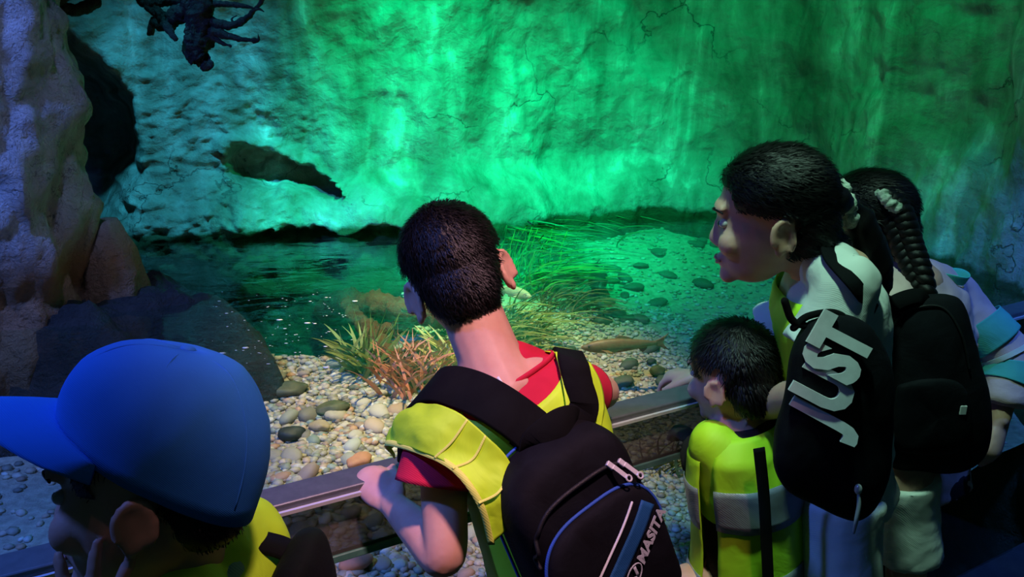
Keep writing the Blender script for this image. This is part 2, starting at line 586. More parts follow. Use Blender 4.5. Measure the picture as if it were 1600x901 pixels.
# room floor on the visitors' side and the ledge under the glass
fa = rail_xy(-3.3); fb = rail_xy(1.9)
fl_v = [(fa[0], fa[1], 0), (fb[0], fb[1], 0), (1.9, -1.5, 0), (-3.7, -1.5, 0)]
fl_v = fl_v + [(p[0], p[1], -0.1) for p in fl_v]
floor = obj('floor', (fl_v, [(3, 2, 1, 0), (4, 5, 6, 7), (0, 1, 5, 4), (1, 2, 6, 5), (2, 3, 7, 6), (3, 0, 4, 7)]), M['floor'], smooth=False)
tag(floor, 'dark walkway floor in front of the pool', kind='structure')


# pool bed
def bed_z(x, y):
    x = np.asarray(x, float); y = np.asarray(y, float)
    p = np.stack([x, y, 0 * x], -1).reshape(-1, 3)
    n = (0.035 * fbm(p * 1.7, 3, 101)).reshape(x.shape)
    edge = (0.10 * vnoise(p * 3.1, 111)).reshape(x.shape)
    px_ = sstep(-0.50, -0.66, x + edge)
    py_ = sstep(2.70, 2.86, y + edge + 0.10 * (x + 0.6))
    return 0.36 + n - 0.62 * px_ * py_ + 0.30 * sstep(2.3, 4.2, y - 0.25 * x)


def bed_mesh():
    gx = np.linspace(-3.4, 1.95, 170); gy = np.linspace(-0.2, 4.5, 170)
    X, Y = np.meshgrid(gx, gy, indexing='ij')
    front = RAIL_A[1] + (X - RAIL_A[0]) * RD[1] / RD[0] + 0.03
    Y = front + (Y + 0.2) / 4.7 * (4.5 - front)
    Z = bed_z(X, Y)
    v = np.stack([X, Y, Z], -1).reshape(-1, 3)
    i, j = np.meshgrid(np.arange(169), np.arange(169), indexing='ij')
    a = (i * 170 + j).ravel()
    return v, np.stack([a, a + 170, a + 171, a + 1], 1)


bv, bf = bed_mesh()
bed = obj('pool_floor', (bv, bf), M['sand'])
tag(bed, 'sandy pool bed covered with gravel', kind='structure')
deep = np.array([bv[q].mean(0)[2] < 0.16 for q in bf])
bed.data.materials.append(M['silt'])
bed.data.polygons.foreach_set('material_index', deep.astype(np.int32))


def pebble_shape(seed, sub=2):
    bm = bmesh.new()
    bmesh.ops.create_icosphere(bm, subdivisions=sub, radius=1.0)
    v = np.array([tuple(q.co) for q in bm.verts]); f = np.array([[q.index for q in p.verts] for p in bm.faces])
    bm.free()
    r = np.random.default_rng(seed)
    v = v * (1 + 0.22 * vnoise(v * 1.3 + seed * 3.1, seed)[:, None])
    v = v * np.array([1.0, r.uniform(.6, .9), r.uniform(.38, .6)])
    return v, f


def in_pool(x, y, m=0.04):
    return (y > RAIL_A[1] + (x - RAIL_A[0]) * RD[1] / RD[0] + 0.06 + m)


SH = [pebble_shape(200 + k, 1) for k in range(8)]
SHI = [mesh_data('pebble', *pebble_shape(200 + k, 2), M['pebble']) for k in range(8)]
# the 300 pebbles that show largest: bottom left of the pool and just below the rail
n_ind = 0
tries = 0
placed = []
while n_ind < 252 and tries < 20000:
    tries += 1
    x = random.uniform(-1.15, 0.12); y = random.uniform(1.35, 2.95)
    if not in_pool(x, y): continue
    s = random.uniform(0.016, 0.034) * (1.25 if x < -0.35 else 0.85)
    if random.random() < 0.05: s *= 1.5
    if any((x - a) ** 2 + (y - b) ** 2 < (0.75 * (s + c)) ** 2 for a, b, c in placed): continue
    z = float(bed_z(x, y))
    if z < 0.2: continue
    placed.append((x, y, s))
    o = bpy.data.objects.new('pebble', SHI[random.randrange(8)])
    o.scale = (s, s, s)
    o.rotation_euler = (random.gauss(0, .25), random.gauss(0, .25), random.uniform(0, 6.28))
    o.location = tuple(np.array([x, y, z + s * 0.22]) - np.array(bed.location))
    link(o, bed)
    n_ind += 1


M['flat_stone'] = mat_simple('flat_stone', (.10, .12, .085), (.045, .055, .04), rough=.6, scale=20, bscale=90, bstr=.3, bdist=.003)
SHF = [mesh_data('flat_stone', *pebble_shape(240 + k, 2), M['flat_stone']) for k in range(6)]
for k in range(48):
    x = random.uniform(0.15, 1.25); y = random.uniform(2.3, 4.0)
    if y > 3.55 + 0.45 * (x + 0.3): continue
    s = random.uniform(0.030, 0.058)
    o = bpy.data.objects.new('flat_stone', SHF[random.randrange(6)])
    o.scale = (s, s, s * 0.8)
    o.rotation_euler = (random.gauss(0, .15), random.gauss(0, .15), random.uniform(0, 6.28))
    o.location = tuple(np.array([x, y, float(bed_z(x, y)) + s * 0.12]) - np.array(bed.location))
    link(o, bed)


def gravel_mesh(n=15000):
    vs, fs, tones = [], [], []
    k = 0; off = 0
    r = np.random.default_rng(5)
    big = 0
    while k < n:
        x = r.uniform(-1.5, 1.6); y = r.uniform(1.0, 4.3)
        if r.random() < 0.62:
            x = r.uniform(-1.1, 0.75); y = r.uniform(1.3, 3.2)
        if not in_pool(x, y, 0.0) or y > 3.72 + 0.55 * (x + 0.6): 
            if not (in_pool(x, y, 0.0) and y < 3.6): continue
        z = float(bed_z(x, y))
        if z < 0.15: continue
        s = r.uniform(0.007, 0.017) * (1.25 if x < -0.2 else 0.9)
        v, f = SH[r.integers(8)]
        a = r.uniform(0, 6.28)
        ca, sa = math.cos(a), math.sin(a)
        w = v * s
        w = np.stack([w[:, 0] * ca - w[:, 1] * sa, w[:, 0] * sa + w[:, 1] * ca, w[:, 2]], 1) + (x, y, z + s * 0.25)
        vs.append(w); fs.append(f + off); off += len(v); tones.append(np.full(len(v), r.random()))
        k += 1
    return np.concatenate(vs), np.concatenate(fs), np.concatenate(tones)


gv, gf, gt = gravel_mesh()
grav = obj('gravel', (gv, gf), M['gravel'], bed)
tag(grav, 'fine pale gravel spread over the pool bed', kind='stuff')
at_ = grav.data.attributes.new('tone', 'FLOAT', 'POINT')
at_.data.foreach_set('value', gt.astype(np.float32))

# water
wv = [(-3.3, float(rail_xy(-3.3)[1]) + .05, WATER_Z), (1.9, float(rail_xy(1.9)[1]) + .05, WATER_Z), (1.9, 4.5, WATER_Z), (-3.3, 4.5, WATER_Z)]
water = obj('pool_water', (wv, [(0, 1, 2, 3)]), M['water'], smooth=False)
tag(water, 'clear still pool water mirroring the green wall', 'water', kind='stuff')

# the barrier: flat rail, chrome bead, smoked strip, green glass edge, clear glass sheet, posts under it
AX = [np.array([RD[0], RD[1], 0]), np.array([RN[0], RN[1], 0]), np.array([0, 0, 1.0])]


def railbar(c_off, z, w, h, x0=-3.0, x1=1.62):
    a, b2 = rail_xy(x0), rail_xy(x1)
    mid = (a + b2) / 2 + RN * c_off
    return box((mid[0], mid[1], z), (np.linalg.norm(b2 - a), w, h), AX)


bar = empty('glass_barrier', (0, float(rail_xy(0)[1]), 0))
tag(bar, 'glass pool barrier with a flat dark grey handrail', 'barrier')
obj('handrail', railbar(0.0, 0.846, 0.060, 0.022), M['rail'], bar, smooth=False, bevel=0.004)
obj('chrome_bead', railbar(-0.033, 0.842, 0.006, 0.006), M['chrome'], bar, smooth=False)
obj('smoked_strip', railbar(-0.004, 0.780, 0.008, 0.11), M['tint_glass'], bar, smooth=False)
obj('glass_edge', railbar(-0.004, 0.718, 0.016, 0.014), M['glass_edge'], bar, smooth=False, bevel=0.002)
obj('glass_pane', railbar(0.0, 0.355, 0.012, 0.71), M['glass'], bar, smooth=False)

# ------------------------------------------------------------------ people: shared builders
V3 = lambda p: np.array(tuple(p), float)


def nrm(a):
    a = np.asarray(a, float)
    return a / (np.linalg.norm(a) + 1e-12)


def tri(f):
    out = []
    for q in f:
        q = [int(i) for i in q]
        for k in range(1, len(q) - 1):
            out.append((q[0], q[k], q[k + 1]))
    return np.array(out)


def vnormals(v, f):
    t = tri(f) if not (isinstance(f, np.ndarray) and f.shape[1] == 3) else f
    n = np.cross(v[t[:, 1]] - v[t[:, 0]], v[t[:, 2]] - v[t[:, 0]])
    r = np.zeros_like(v)
    for k in range(3):
        np.add.at(r, t[:, k], n)
    return r / (np.linalg.norm(r, axis=1)[:, None] + 1e-12)


def head_matrix(c, fwd, up, s=1.0):
    f = nrm(fwd); r = nrm(np.cross(f, up)); u = np.cross(r, f)
    m = np.eye(4)
    m[:3, 0], m[:3, 1], m[:3, 2], m[:3, 3] = r * s, f * s, u * s, V3(c)
    return m


def head_vols(big_ears=1.0):
    e = ellipsoid
    p = [e((0, -.010, .016), (.073, .090, .078)), e((0, .020, -.040), (.062, .070, .082)), e((0, .034, -.084), (.046, .054, .046)),
         e((0, .078, -.112), (.020, .017, .017)), e((0, .076, .010), (.050, .016, .014)), e((0, -.055, -.035), (.055, .04, .06)),
         e((.036, .066, -.050), (.024, .022, .024)), e((-.036, .066, -.050), (.024, .022, .024)),
         tube([(0, .084, -.008), (0, .092, -.032), (0, .097, -.046)], [.006, .0085, .0105], 10, 8, roundends=True),
         e((.010, .089, -.053), (.009, .010, .008)), e((-.010, .089, -.053), (.009, .010, .008)),
         e((0, .088, -.079), (.022, .010, .0055)), e((0, .086, -.088), (.019, .010, .0065))]
    for s in (-1, 1):
        a = big_ears
        rot = Matrix.Rotation(-s * R(28), 3, 'Z')
        c = np.array((s * .066, -.010, -.040))
        rm = np.array(rot)
        p.append((ellipsoid((0, 0, 0), (.0055, .017 * a, .028 * a))[0] @ rm.T + c + (s * .008, -.006, 0), ellipsoid((0, 0, 0), (1, 1, 1))[1]))
        hel = []
        for t in np.linspace(R(-35), R(215), 9):
            hel.append(np.array((s * .004, -math.cos(t - R(90)) * 0 + -.019 * a * math.sin(t) if False else -.019 * a * math.cos(t - R(20)), .028 * a * math.sin(t - R(20)) )))
        hel = [rm @ h + c + (s * .010, -.008, 0) for h in hel]
        p.append(tube(hel, [.0045] + [.0058] * 7 + [.006], 8, 24, roundends=True))
        p.append((ellipsoid((0, 0, 0), (.006, .009, .011))[0] + rm @ np.array((s * .002, .004, -.021 * a)) + c + (s * .009, -.004, 0), ellipsoid((0, 0, 0), (1, 1, 1))[1]))
    return p


def hand_vols(w, d, n, side, curl, spread=0.12, k=1.0, thumb=(0.7, 0.3)):
    """palm, four unequal bent fingers and a thumb from the side of the palm; n points out of the back of the hand"""
    d = nrm(d); n = nrm(np.asarray(n, float) - d * np.dot(n, d)); x = np.cross(d, n) * side      # x towards the thumb
    w = V3(w)
    L = .070 * k
    vols = [tube([w - d * .02 * k, w + d * .012 * k, w + d * L * .55, w + d * L], [.019 * k, .024 * k, .031 * k, .029 * k], 12, 10, up0=n, flat=.50, roundends=True)]
    for i, (off, ln) in enumerate(zip((.023, .008, -.008, -.022), (.060, .067, .062, .048))):
        base = w + d * (L * (.93 - .05 * abs(i - 1.2))) + x * off * k
        dd = nrm(d + x * spread * (1.5 - i) / 1.5)
        pts, ang = [base - dd * .012 * k], 0
        p = base.copy()
        c = curl[i] if hasattr(curl, '__len__') else curl
        pts.append(p.copy())
        for j, fr in enumerate((.44, .32, .24)):
            ang += c * (1.0, 1.15, .8)[j]
            q = dd * math.cos(ang) - n * math.sin(ang)
            p = p + q * ln * fr * k
            pts.append(p.copy())
        vols.append(tube(pts, [.0088 * k, .0090 * k, .0084 * k, .0078 * k, .0066 * k], 10, 22, roundends=True))
    b = w + d * L * .22 + x * .022 * k
    td = nrm(d * thumb[0] + x * (1 - thumb[0]) * 1.4 - n * thumb[1])
    t2 = nrm(td + d * .35 - n * thumb[1] * .5)
    vols.append(tube([b - td * .01 * k, b + td * .024 * k, b + td * .024 * k + t2 * .02 * k, b + td * .024 * k + t2 * .042 * k],
                     [.013 * k, .0115 * k, .0100 * k, .0075 * k], 10, 18, roundends=True))
    return vols


def torso_rings(J, k, off, t0, t1, n=28, m=18, front=None):
    """rings round the spine; t 0 = crotch, 1 = base of the neck"""
    sp = catmull([V3(J['pelvis']) - nrm(V3(J['chest']) - V3(J['pelvis'])) * .06 * k, J['pelvis'], J['chest'], J['neck']], 61)
    lat0 = nrm(V3(J['hipR']) - V3(J['hipL'])); lat1 = nrm(V3(J['shR']) - V3(J['shL']))
    key = [(0.0, .085, .075), (.14, .112, .088), (.34, .106, .080), (.50, .106, .080), (.68, .122, .090), (.82, .128, .085), (.91, .105, .066), (.97, .062, .052), (1.0, .050, .048)]
    kt = np.array(key)
    T, _, _ = frames(sp)
    th = np.linspace(0, 2 * math.pi, n, endpoint=False)
    rings = []
    for t in np.linspace(t0, t1, m):
        i = t * 60
        a = int(min(i, 59)); fr = i - a
        p = sp[a] * (1 - fr) + sp[a + 1] * fr
        tt = nrm(T[a] * (1 - fr) + T[min(a + 1, 60)] * fr)
        lat = lat0 * (1 - t) + lat1 * t
        lat = nrm(lat - tt * lat.dot(tt)); fw = np.cross(tt, lat)
        rx = np.interp(t, kt[:, 0], kt[:, 1]) * k + off; ry = np.interp(t, kt[:, 0], kt[:, 2]) * k + off
        c, s = np.cos(th), np.sin(th)
        ex = np.sign(c) * np.abs(c) ** .85; ey = np.sign(s) * np.abs(s) ** .85
        rings.append(p + np.outer(ex * rx, lat) + np.outer(ey * ry, fw))
    return np.array(rings)                                          # theta 90 deg = front (+fw)


def limb(a, b, c, ra, rb, rc, off=0.0, n=14):
    a, b, c = V3(a), V3(b), V3(c)
    m1 = a * .45 + b * .55; m2 = b * .6 + c * .4
    return tube([a, m1, b, m2, c], [ra + off, (ra * .45 + rb * .55) * 1.02 + off, rb + off, rb * .98 + off, rc + off], n, 40, roundends=True)


def body_mesh(J, k, HM, hands, voxel=0.006, big_ears=1.0, smooth=4):
    vols = [xf(v, HM) for v in head_vols(big_ears)]
    hc = HM[:3, 3]; s = np.linalg.norm(HM[:3, 0]); fw = HM[:3, 1] / s; up = HM[:3, 2] / s
    skull = hc - fw * .018 * s - up * .035 * s
    nb = V3(J['neck'])
    nd = nrm(nb - skull)
    vols.append(tube([skull + up * .03, skull * .5 + nb * .5, nb, nb + nd * .05 * k], [.048 * s, .049 * s, .055 * k, .068 * k], 16, 16, roundends=True))
    vols.append(rings_to_mesh(torso_rings(J, k, 0, 0, 1.0)))
    for sd in 'LR':
        sh, el, wr = J['sh' + sd], J['el' + sd], J['wr' + sd]
        vols.append(ellipsoid(sh, (.048 * k,) * 3))
        vols.append(tube([skull * .45 + nb * .55, nb * .72 + V3(sh) * .28, nb * .30 + V3(sh) * .70], [.034 * k, .040 * k, .040 * k], 12, 12, roundends=True))
        vols.append(limb(sh, el, wr, .040 * k, .034 * k, .023 * k))
        vols.append(limb(J['hip' + sd], J['kn' + sd], J['an' + sd], .066 * k, .046 * k, .030 * k))
    for h in hands:
        vols += hand_vols(**h)
    return remesh(vols, voxel, smooth)


def fold(v, f, amp, scale, seed):
    n = vnormals(np.asarray(v, float), f)
    return v + n * (amp * fbm(np.asarray(v) * scale, 3, seed))[:, None], f


def shirt_mesh(J, k, off, sleeves=0.5, t0=.05, t1=.965, voxel=.008, amp=.006, seed=5, flare=.018, smooth=4, trap=True):
    vols = [rings_to_mesh(torso_rings(J, k, off, t0, t1))]
    for sd in 'LR':
        sh, el, wr = V3(J['sh' + sd]), V3(J['el' + sd]), V3(J['wr' + sd])
        vols.append(ellipsoid(sh, (.047 * k + off,) * 3))
        nb_ = V3(J['neck'])
        if trap is True or trap == sd: vols.append(tube([nb_ * (.80 if trap == 'R' else .62) + sh * (.20 if trap == 'R' else .38), nb_ * .25 + sh * .75], [(.049 if trap == 'R' else .042) * k + off, .045 * k + off], 14, 10, roundends=True))
        if sleeves <= 1:
            e = sh + (el - sh) * sleeves
            vols.append(tube([sh, (sh + e) / 2, e], [.045 * k + off, .046 * k + off, .045 * k + off + flare], 16, 14))
        else:
            e = el + (wr - el) * (sleeves - 1)
            vols.append(tube([sh, (sh + el) / 2, el, (el + e) / 2, e], [.045 * k + off, .044 * k + off, .041 * k + off, .036 * k + off, .032 * k + off], 16, 30))
    return fold(*remesh(vols, voxel, smooth), amp, 11, seed)


def band_mesh(J, k, off, t0, t1, th0=0, th1=360, n=48, m=6, amp=.004, seed=3, lift=0):
    """open strip of cloth round the trunk between two heights and two angles (90 = front, 270 = back)"""
    rg = torso_rings(J, k, off, t0, t1, 72, m)
    a = int(round(th0 / 5.0)); b = int(round(th1 / 5.0))
    full = (th1 - th0) >= 360
    idx = np.arange(a, b if full else b + 1) % 72
    v, f = rings_to_mesh(rg[:, idx], caps=False, closed=full)
    return fold(v, f, amp, 13, seed)


def leg_cloth(J, k, off, reach, sides='LR', voxel=.008, amp=.004, flare=.012):
    """shorts or trousers; reach 0..1 to the knee, 1..2 to the ankle"""
    vols = [rings_to_mesh(torso_rings(J, k, off, 0, .34))]
    for sd in sides:
        h, kn, an = V3(J['hip' + sd]), V3(J['kn' + sd]), V3(J['an' + sd])
        if reach <= 1:
            e = h + (kn - h) * reach
            vols.append(tube([h, (h + e) / 2, e], [.070 * k + off, .064 * k + off, .052 * k + off + flare], 16, 16))
        else:
            e = kn + (an - kn) * (reach - 1)
            vols.append(tube([h, (h + kn) / 2, kn, (kn + e) / 2, e], [.070 * k + off, .060 * k + off, .050 * k + off, .046 * k + off, .044 * k + off], 16, 30))
    return fold(*remesh(vols, voxel, 3), amp, 12, 9)


def shoe(an, fwd, k=1.0):
    an = V3(an); fwd = nrm((fwd[0], fwd[1], 0)); r = np.array((fwd[1], -fwd[0], 0))
    secs = [(-.055, .026, .030), (-.035, .034, .062), (.0, .036, .066), (.045, .038, .052), (.095, .042, .040), (.130, .036, .034), (.150, .018, .022)]
    rings = []
    th = np.linspace(0, 2 * math.pi, 16, endpoint=False)
    for x, w, h in secs:
        c = np.array((an[0], an[1], 0)) + fwd * x * k
        rings.append(np.stack([c + r * w * k * math.cos(t) * (1 if math.sin(t) > -.3 else .92) + np.array((0, 0, h * k * .5 + h * k * .5 * (math.sin(t) if math.sin(t) > -.5 else -1.0))) for t in th]))
    return rings_to_mesh(rings)


def hair_from_body(bv, bf, HM, region, thick, seed=1, nz=.25, strands=3000, slen=.018, crown=(0, -.045, .085), lift=.25, wid=.0011):
    """a cap of hair grown from the scalp part of the skin plus thin tapering strands combed away from the crown"""
    inv = np.linalg.inv(HM)
    s = np.linalg.norm(HM[:3, 0])
    L = bv @ inv[:3, :3].T + inv[:3, 3]
    w = np.clip(region(L), 0, 1)
    w[np.linalg.norm(L, axis=1) > .2] = 0
    nn = vnormals(bv, bf)
    disp = bv + nn * (s * thick * w ** .5 * (1 + nz * fbm(L * 90, 2, seed)))[:, None]
    bfa = np.asarray(bf)
    keep = (w[bfa] > 0.0).all(1)
    f = bfa[keep]
    used = np.unique(f)
    mp = -np.ones(len(bv), int); mp[used] = np.arange(len(used))
    v0, f0, w0, n0, L0 = disp[used], mp[f], w[used], nn[used], L[used]
    r = np.random.default_rng(seed)
    ids = r.choice(len(used), strands)
    vs, fs = [], []
    cr = np.array(crown)
    for q, i in enumerate(ids):
        p = v0[i] + (v0[r.integers(len(used))] - v0[i]) * 0 + r.normal(0, .0015, 3)
        tl = L0[i] - cr
        tl = HM[:3, :3] @ tl
        n = n0[i]
        t = tl - n * tl.dot(n)
        t = nrm(t + np.cross(n, t) * .35 + r.normal(0, .25, 3) * np.linalg.norm(t))
        t = nrm(t - n * t.dot(n))
        sd = np.cross(n, t) * wid
        ln = slen * r.uniform(.5, 1.1) * (0.35 + .65 * w0[i])
        a = p - n * .002
        b = p + t * ln * .55 + n * ln * lift
        c = p + t * ln + n * ln * lift * .9
        k = len(v0) + q * 5
        vs += [a - sd, a + sd, b - sd * .8, b + sd * .8, c]
        fs += [(k, k + 1, k + 3, k + 2), (k + 2, k + 3, k + 4, k + 4)]
    v = np.vstack([v0, np.array(vs)])
    faces = [tuple(q) for q in f0] + [q if len(set(q)) == 4 else q[:3] for q in fs]
    return v, faces


def face_parts(HM, person, lash=True):
    for sx in (-1, 1):
        e = obj('eye', xf(ellipsoid((sx * .030, .0745, -.016), (.0120, .0095, .0080)), HM), M['eye_white'], person)
        obj('iris', xf(ellipsoid((sx * .0305, .0820, -.016), (.0056, .0030, .0056)), HM), M['iris'], e)
        obj('eyebrow', xf(tube([(sx * .014, .0905, .006), (sx * .032, .0885, .011), (sx * .050, .0735, .005)], [.0022, .003, .0015], 6, 10, roundends=True), HM), M['hair'], person)
    obj('lips', xf(join([tube([(-.021, .0875, -.083), (-.008, .0965, -.0795), (0, .0965, -.0805), (.008, .0965, -.0795), (.021, .0875, -.083)], [.001, .0032, .0032, .0032, .001], 6, 16),
                         tube([(-.019, .0875, -.0845), (0, .0955, -.0885), (.019, .0875, -.0845)], [.001, .0042, .001], 6, 14)]), HM), M['lips'], person)


def patch(grid, nu=24, nv=24):
    """smooth cloth patch through a grid of 3-D points"""
    g = [catmull(row, nu) for row in grid]
    g = np.array(g)
    out = np.array([catmull(g[:, j], nv) for j in range(nu)])      # (nu, nv, 3)
    return rings_to_mesh(out, caps=False, closed=False)


def pillow(outline, normal, thick, rings=7, back=0.6, n=48):
    """puffy closed bag from a closed outline of 3-D points"""
    p = np.array([tuple(q) for q in outline])
    cl = catmull(list(p) + [p[0]], n + 1)[:-1]
    c = cl.mean(0); nn = nrm(normal)
    rs = []
    for t in np.linspace(1, 0, rings):
        s = math.sin(t * math.pi / 2) ** .8 if t else .02
        rs.append(c + (cl - c) * max(s, .03) - nn * thick * back * math.cos(t * math.pi / 2) ** .7)
    rs = rs[::-1]
    for t in np.linspace(1, 0, rings)[1:]:
        s = math.sin(t * math.pi / 2) ** .8 if t else .02
        rs.append(c + (cl - c) * max(s, .03) + nn * thick * math.cos(t * math.pi / 2) ** .7)
    return rings_to_mesh(rs)


def ribbon(pts, ups, width, thick=.004, seg=40):
    """flat strap along pts, its broad side facing ups"""
    c = catmull([tuple(p) + tuple(u) for p, u in zip(pts, ups)], seg)
    path, U = c[:, :3], c[:, 3:]
    T = np.gradient(path, axis=0)
    rings = []
    for p, u, t in zip(path, U, T):
        t = nrm(t); u = nrm(u - t * u.dot(t)); s = np.cross(t, u)
        w, h = width / 2, thick / 2
        rings.append([p + s * w * a + u * h * b for a, b in ((-1, -.6), (-.94, -1), (.94, -1), (1, -.6), (1, .6), (.94, 1), (-.94, 1), (-1, .6))])
    return rings_to_mesh(rings)


def braid(pts, r0, r1, turns=7, seg=120):
    """three plaited strands of hair"""
    parts = []
    c = catmull(pts, seg)
    T, U, W = frames(c)
    t = np.linspace(0, 1, seg)
    rad = r0 + (r1 - r0) * t
    for k in range(3):
        ph = 2 * math.pi * (t * turns + k / 3)
        path = c + U * (rad * .75 * np.sin(ph))[:, None] + W * (rad * .45 * np.sin(2 * ph))[:, None]
        parts.append(tube(list(path[::3]), list(rad[::3] * .62), 9, seg, roundends=True))
    return join(parts)


def text_mesh(body, size, M4, extrude=.0006, bold=0.0, shear=0.0):
    cu = bpy.data.curves.new('t', 'FONT')
    cu.body = body; cu.size = size; cu.extrude = extrude; cu.offset = bold; cu.shear = shear
    cu.align_x = 'CENTER'; cu.align_y = 'CENTER'; cu.resolution_u = 3
    o = bpy.data.objects.new('t', cu); COL.objects.link(o)
    dg = bpy.context.evaluated_depsgraph_get()
    me = bpy.data.meshes.new_from_object(o.evaluated_get(dg))
    v = np.array([tuple(q.co) for q in me.vertices]); f = [tuple(p.vertices) for p in me.polygons]
    bpy.data.objects.remove(o); bpy.data.meshes.remove(me); bpy.data.curves.remove(cu)
    return xf((v, f), M4)


M['skin'] = mat_simple('skin', (0.62, 0.36, 0.26), (0.54, 0.29, 0.21), rough=0.5, scale=25, bscale=700, bstr=0.12, bdist=0.0008, spec=0.35, sss=0.25)
M['hair'] = mat_simple('dark_hair', (0.006, 0.005, 0.005), (0.003, 0.0025, 0.0025), rough=0.42, scale=200, bscale=900, bstr=0.5, bdist=0.001, spec=0.3)
M['eye_white'] = mat_simple('eye_white', (0.50, 0.48, 0.46), rough=0.2, bstr=0)
M['iris'] = mat_simple('iris', (0.05, 0.03, 0.02), rough=0.1, bstr=0)
M['lips'] = mat_simple('lips', (0.50, 0.20, 0.18), rough=0.4, bstr=0)
M['red'] = mat_fabric('red_jersey', (0.62, 0.02, 0.06), (0.45, 0.012, 0.04), fold=10)
M['hivis'] = mat_fabric('hi_vis_yellow', (0.54, 0.92, 0.03), (0.45, 0.78, 0.02), rough=0.6, fold=9, fstr=0.5, weave=1400, wr=0.15, spec=0.35)
M['hivis_trim'] = mat_fabric('hi_vis_binding', (0.80, 0.92, 0.16), rough=0.55, fstr=0.1)
M['reflect'] = mat_fabric('reflective_band', (0.25, 0.28, 0.32), (0.18, 0.20, 0.24), rough=0.4, spec=0.6, fstr=0.3)
M['black'] = mat_fabric('black_nylon', (0.006, 0.007, 0.011), (0.003, 0.003, 0.005), rough=0.75, fold=20, fstr=0.3, weave=2400, wr=0.4, spec=0.15)
M['strap'] = mat_fabric('black_mesh_strap', (0.007, 0.008, 0.009), (0.004, 0.004, 0.005), rough=0.9, weave=3000, wr=0.6, spec=0.1)
M['blue_pipe'] = mat_fabric('blue_piping', (0.03, 0.10, 0.50), rough=0.6, fstr=0.1)
M['blue_panel'] = mat_fabric('blue_panel', (0.015, 0.09, 0.26), rough=0.6, fstr=0.2)
M['white_print'] = mat_simple('white_print', (0.72, 0.74, 0.76), rough=0.5, bstr=0)
M['grey_print'] = mat_simple('grey_print', (0.50, 0.54, 0.60), rough=0.5, bstr=0)
M['white_cotton'] = mat_fabric('white_cotton', (0.72, 0.76, 0.72), (0.62, 0.66, 0.62), fold=8, fstr=0.6)
M['mint_cotton'] = mat_fabric('mint_cotton', (0.36, 0.62, 0.52), (0.28, 0.50, 0.42), fold=8, fstr=0.5)
M['cap_blue'] = mat_fabric('blue_cap_cotton', (0.04, 0.26, 0.85), (0.03, 0.21, 0.74), fold=6, fstr=0.15, weave=1500)
M['pink_cotton'] = mat_fabric('pink_cotton', (0.68, 0.48, 0.48), (0.56, 0.38, 0.40), fold=9, fstr=0.5)
M['teal_cotton'] = mat_fabric('teal_cotton', (0.10, 0.52, 0.46), (0.07, 0.42, 0.38), fold=9, fstr=0.4)
M['turquoise'] = mat_fabric('turquoise_cotton', (0.10, 0.72, 0.56), fold=9, fstr=0.2)
M['dark_cloth'] = mat_fabric('dark_trousers', (0.022, 0.022, 0.026), fold=9, fstr=0.4)
M['shoe'] = mat_simple('shoe_rubber', (0.05, 0.05, 0.055), rough=0.6)
M['scrunchie'] = mat_fabric('white_scrunchie', (0.72, 0.76, 0.70), (0.20, 0.30, 0.22), fold=60, fstr=0.6)
M['zip'] = mat_simple('zip_tape', (0.010, 0.010, 0.012), rough=0.5, scale=500, bscale=900, bstr=0.8)


def short_region(L):
    x, y, z = L[:, 0], L[:, 1], L[:, 2]
    ax = np.abs(x)
    low = np.where(y < -.012, -.092 + .35 * np.maximum(0, y + .06), np.where(y < .045, -.014, .030 + (y - .045) * .55))
    low = np.where((y < -.012) & (y > -.045), -.060 + (y + .045) * 1.3, low)
    w = np.clip((z - low) / .022, 0, 1)
    ear = ((ax > .064) & (y > -.050) & (y < .04) & (z < .006)) | ((ax > .069) & (z < .012) & (y > -.05))
    w = np.where(ear, 0, w)
    return w


def legs_to_floor(J, k, spread=.07):
    lat = nrm(V3(J['hipR']) - V3(J['hipL']))
    return J


# ------------------------------------------------------------------ the boy at the rail (centre)
def person_root(label, x, y):
    p = empty('person', (x, y, 0))
    return tag(p, label, 'person')


J = dict(pelvis=(.085, .99, .70), chest=(.035, 1.055, .935), neck=tuple(at(770, 570, 1.085)),
         shL=tuple(at(694, 664, 1.04)), shR=tuple(at(892, 612, 1.14)), elL=tuple(at(694, 866, .945)), wrL=tuple(at(614, 788, 1.075)),
         elR=(.165, 1.30, .93), wrR=(.06, 1.38, .90),
         hipL=(.015, .97, .66), hipR=(.155, 1.01, .66), knL=(.0, .99, .36), knR=(.17, 1.03, .36), anL=(.0, .92, .06), anR=(.18, .96, .06))
boy = person_root('dark-haired boy in a red shirt and yellow-green vest leaning on the rail', .085, .92)
upv = nrm((-.40, .36, 1.0))
BHM = head_matrix(at(708, 414, 1.17), (-.06, .93, -.36), upv, .97)
hb = dict(w=J['wrL'], d=V3(at(566, 738, 1.14)) - V3(J['wrL']), n=(-.25, -.45, .85), side=1, curl=(.55, .6, .65, .75), spread=.10, k=.98, thumb=(.75, .25))
hb2 = dict(w=J['wrR'], d=(-.35, .75, -.1), n=(0, 0, 1), side=-1, curl=.45, k=.95)
bv_, bf_ = body_mesh(J, .92, BHM, [hb, hb2], .0045, big_ears=1.15, smooth=3)
obj('body', (bv_, bf_), M['skin'], boy)
obj('hair', hair_from_body(bv_, bf_, BHM, short_region, .0085, 4, nz=.10, strands=14000, slen=.013, lift=.22, wid=.0007), M['hair'], boy)
face_parts(BHM, boy)

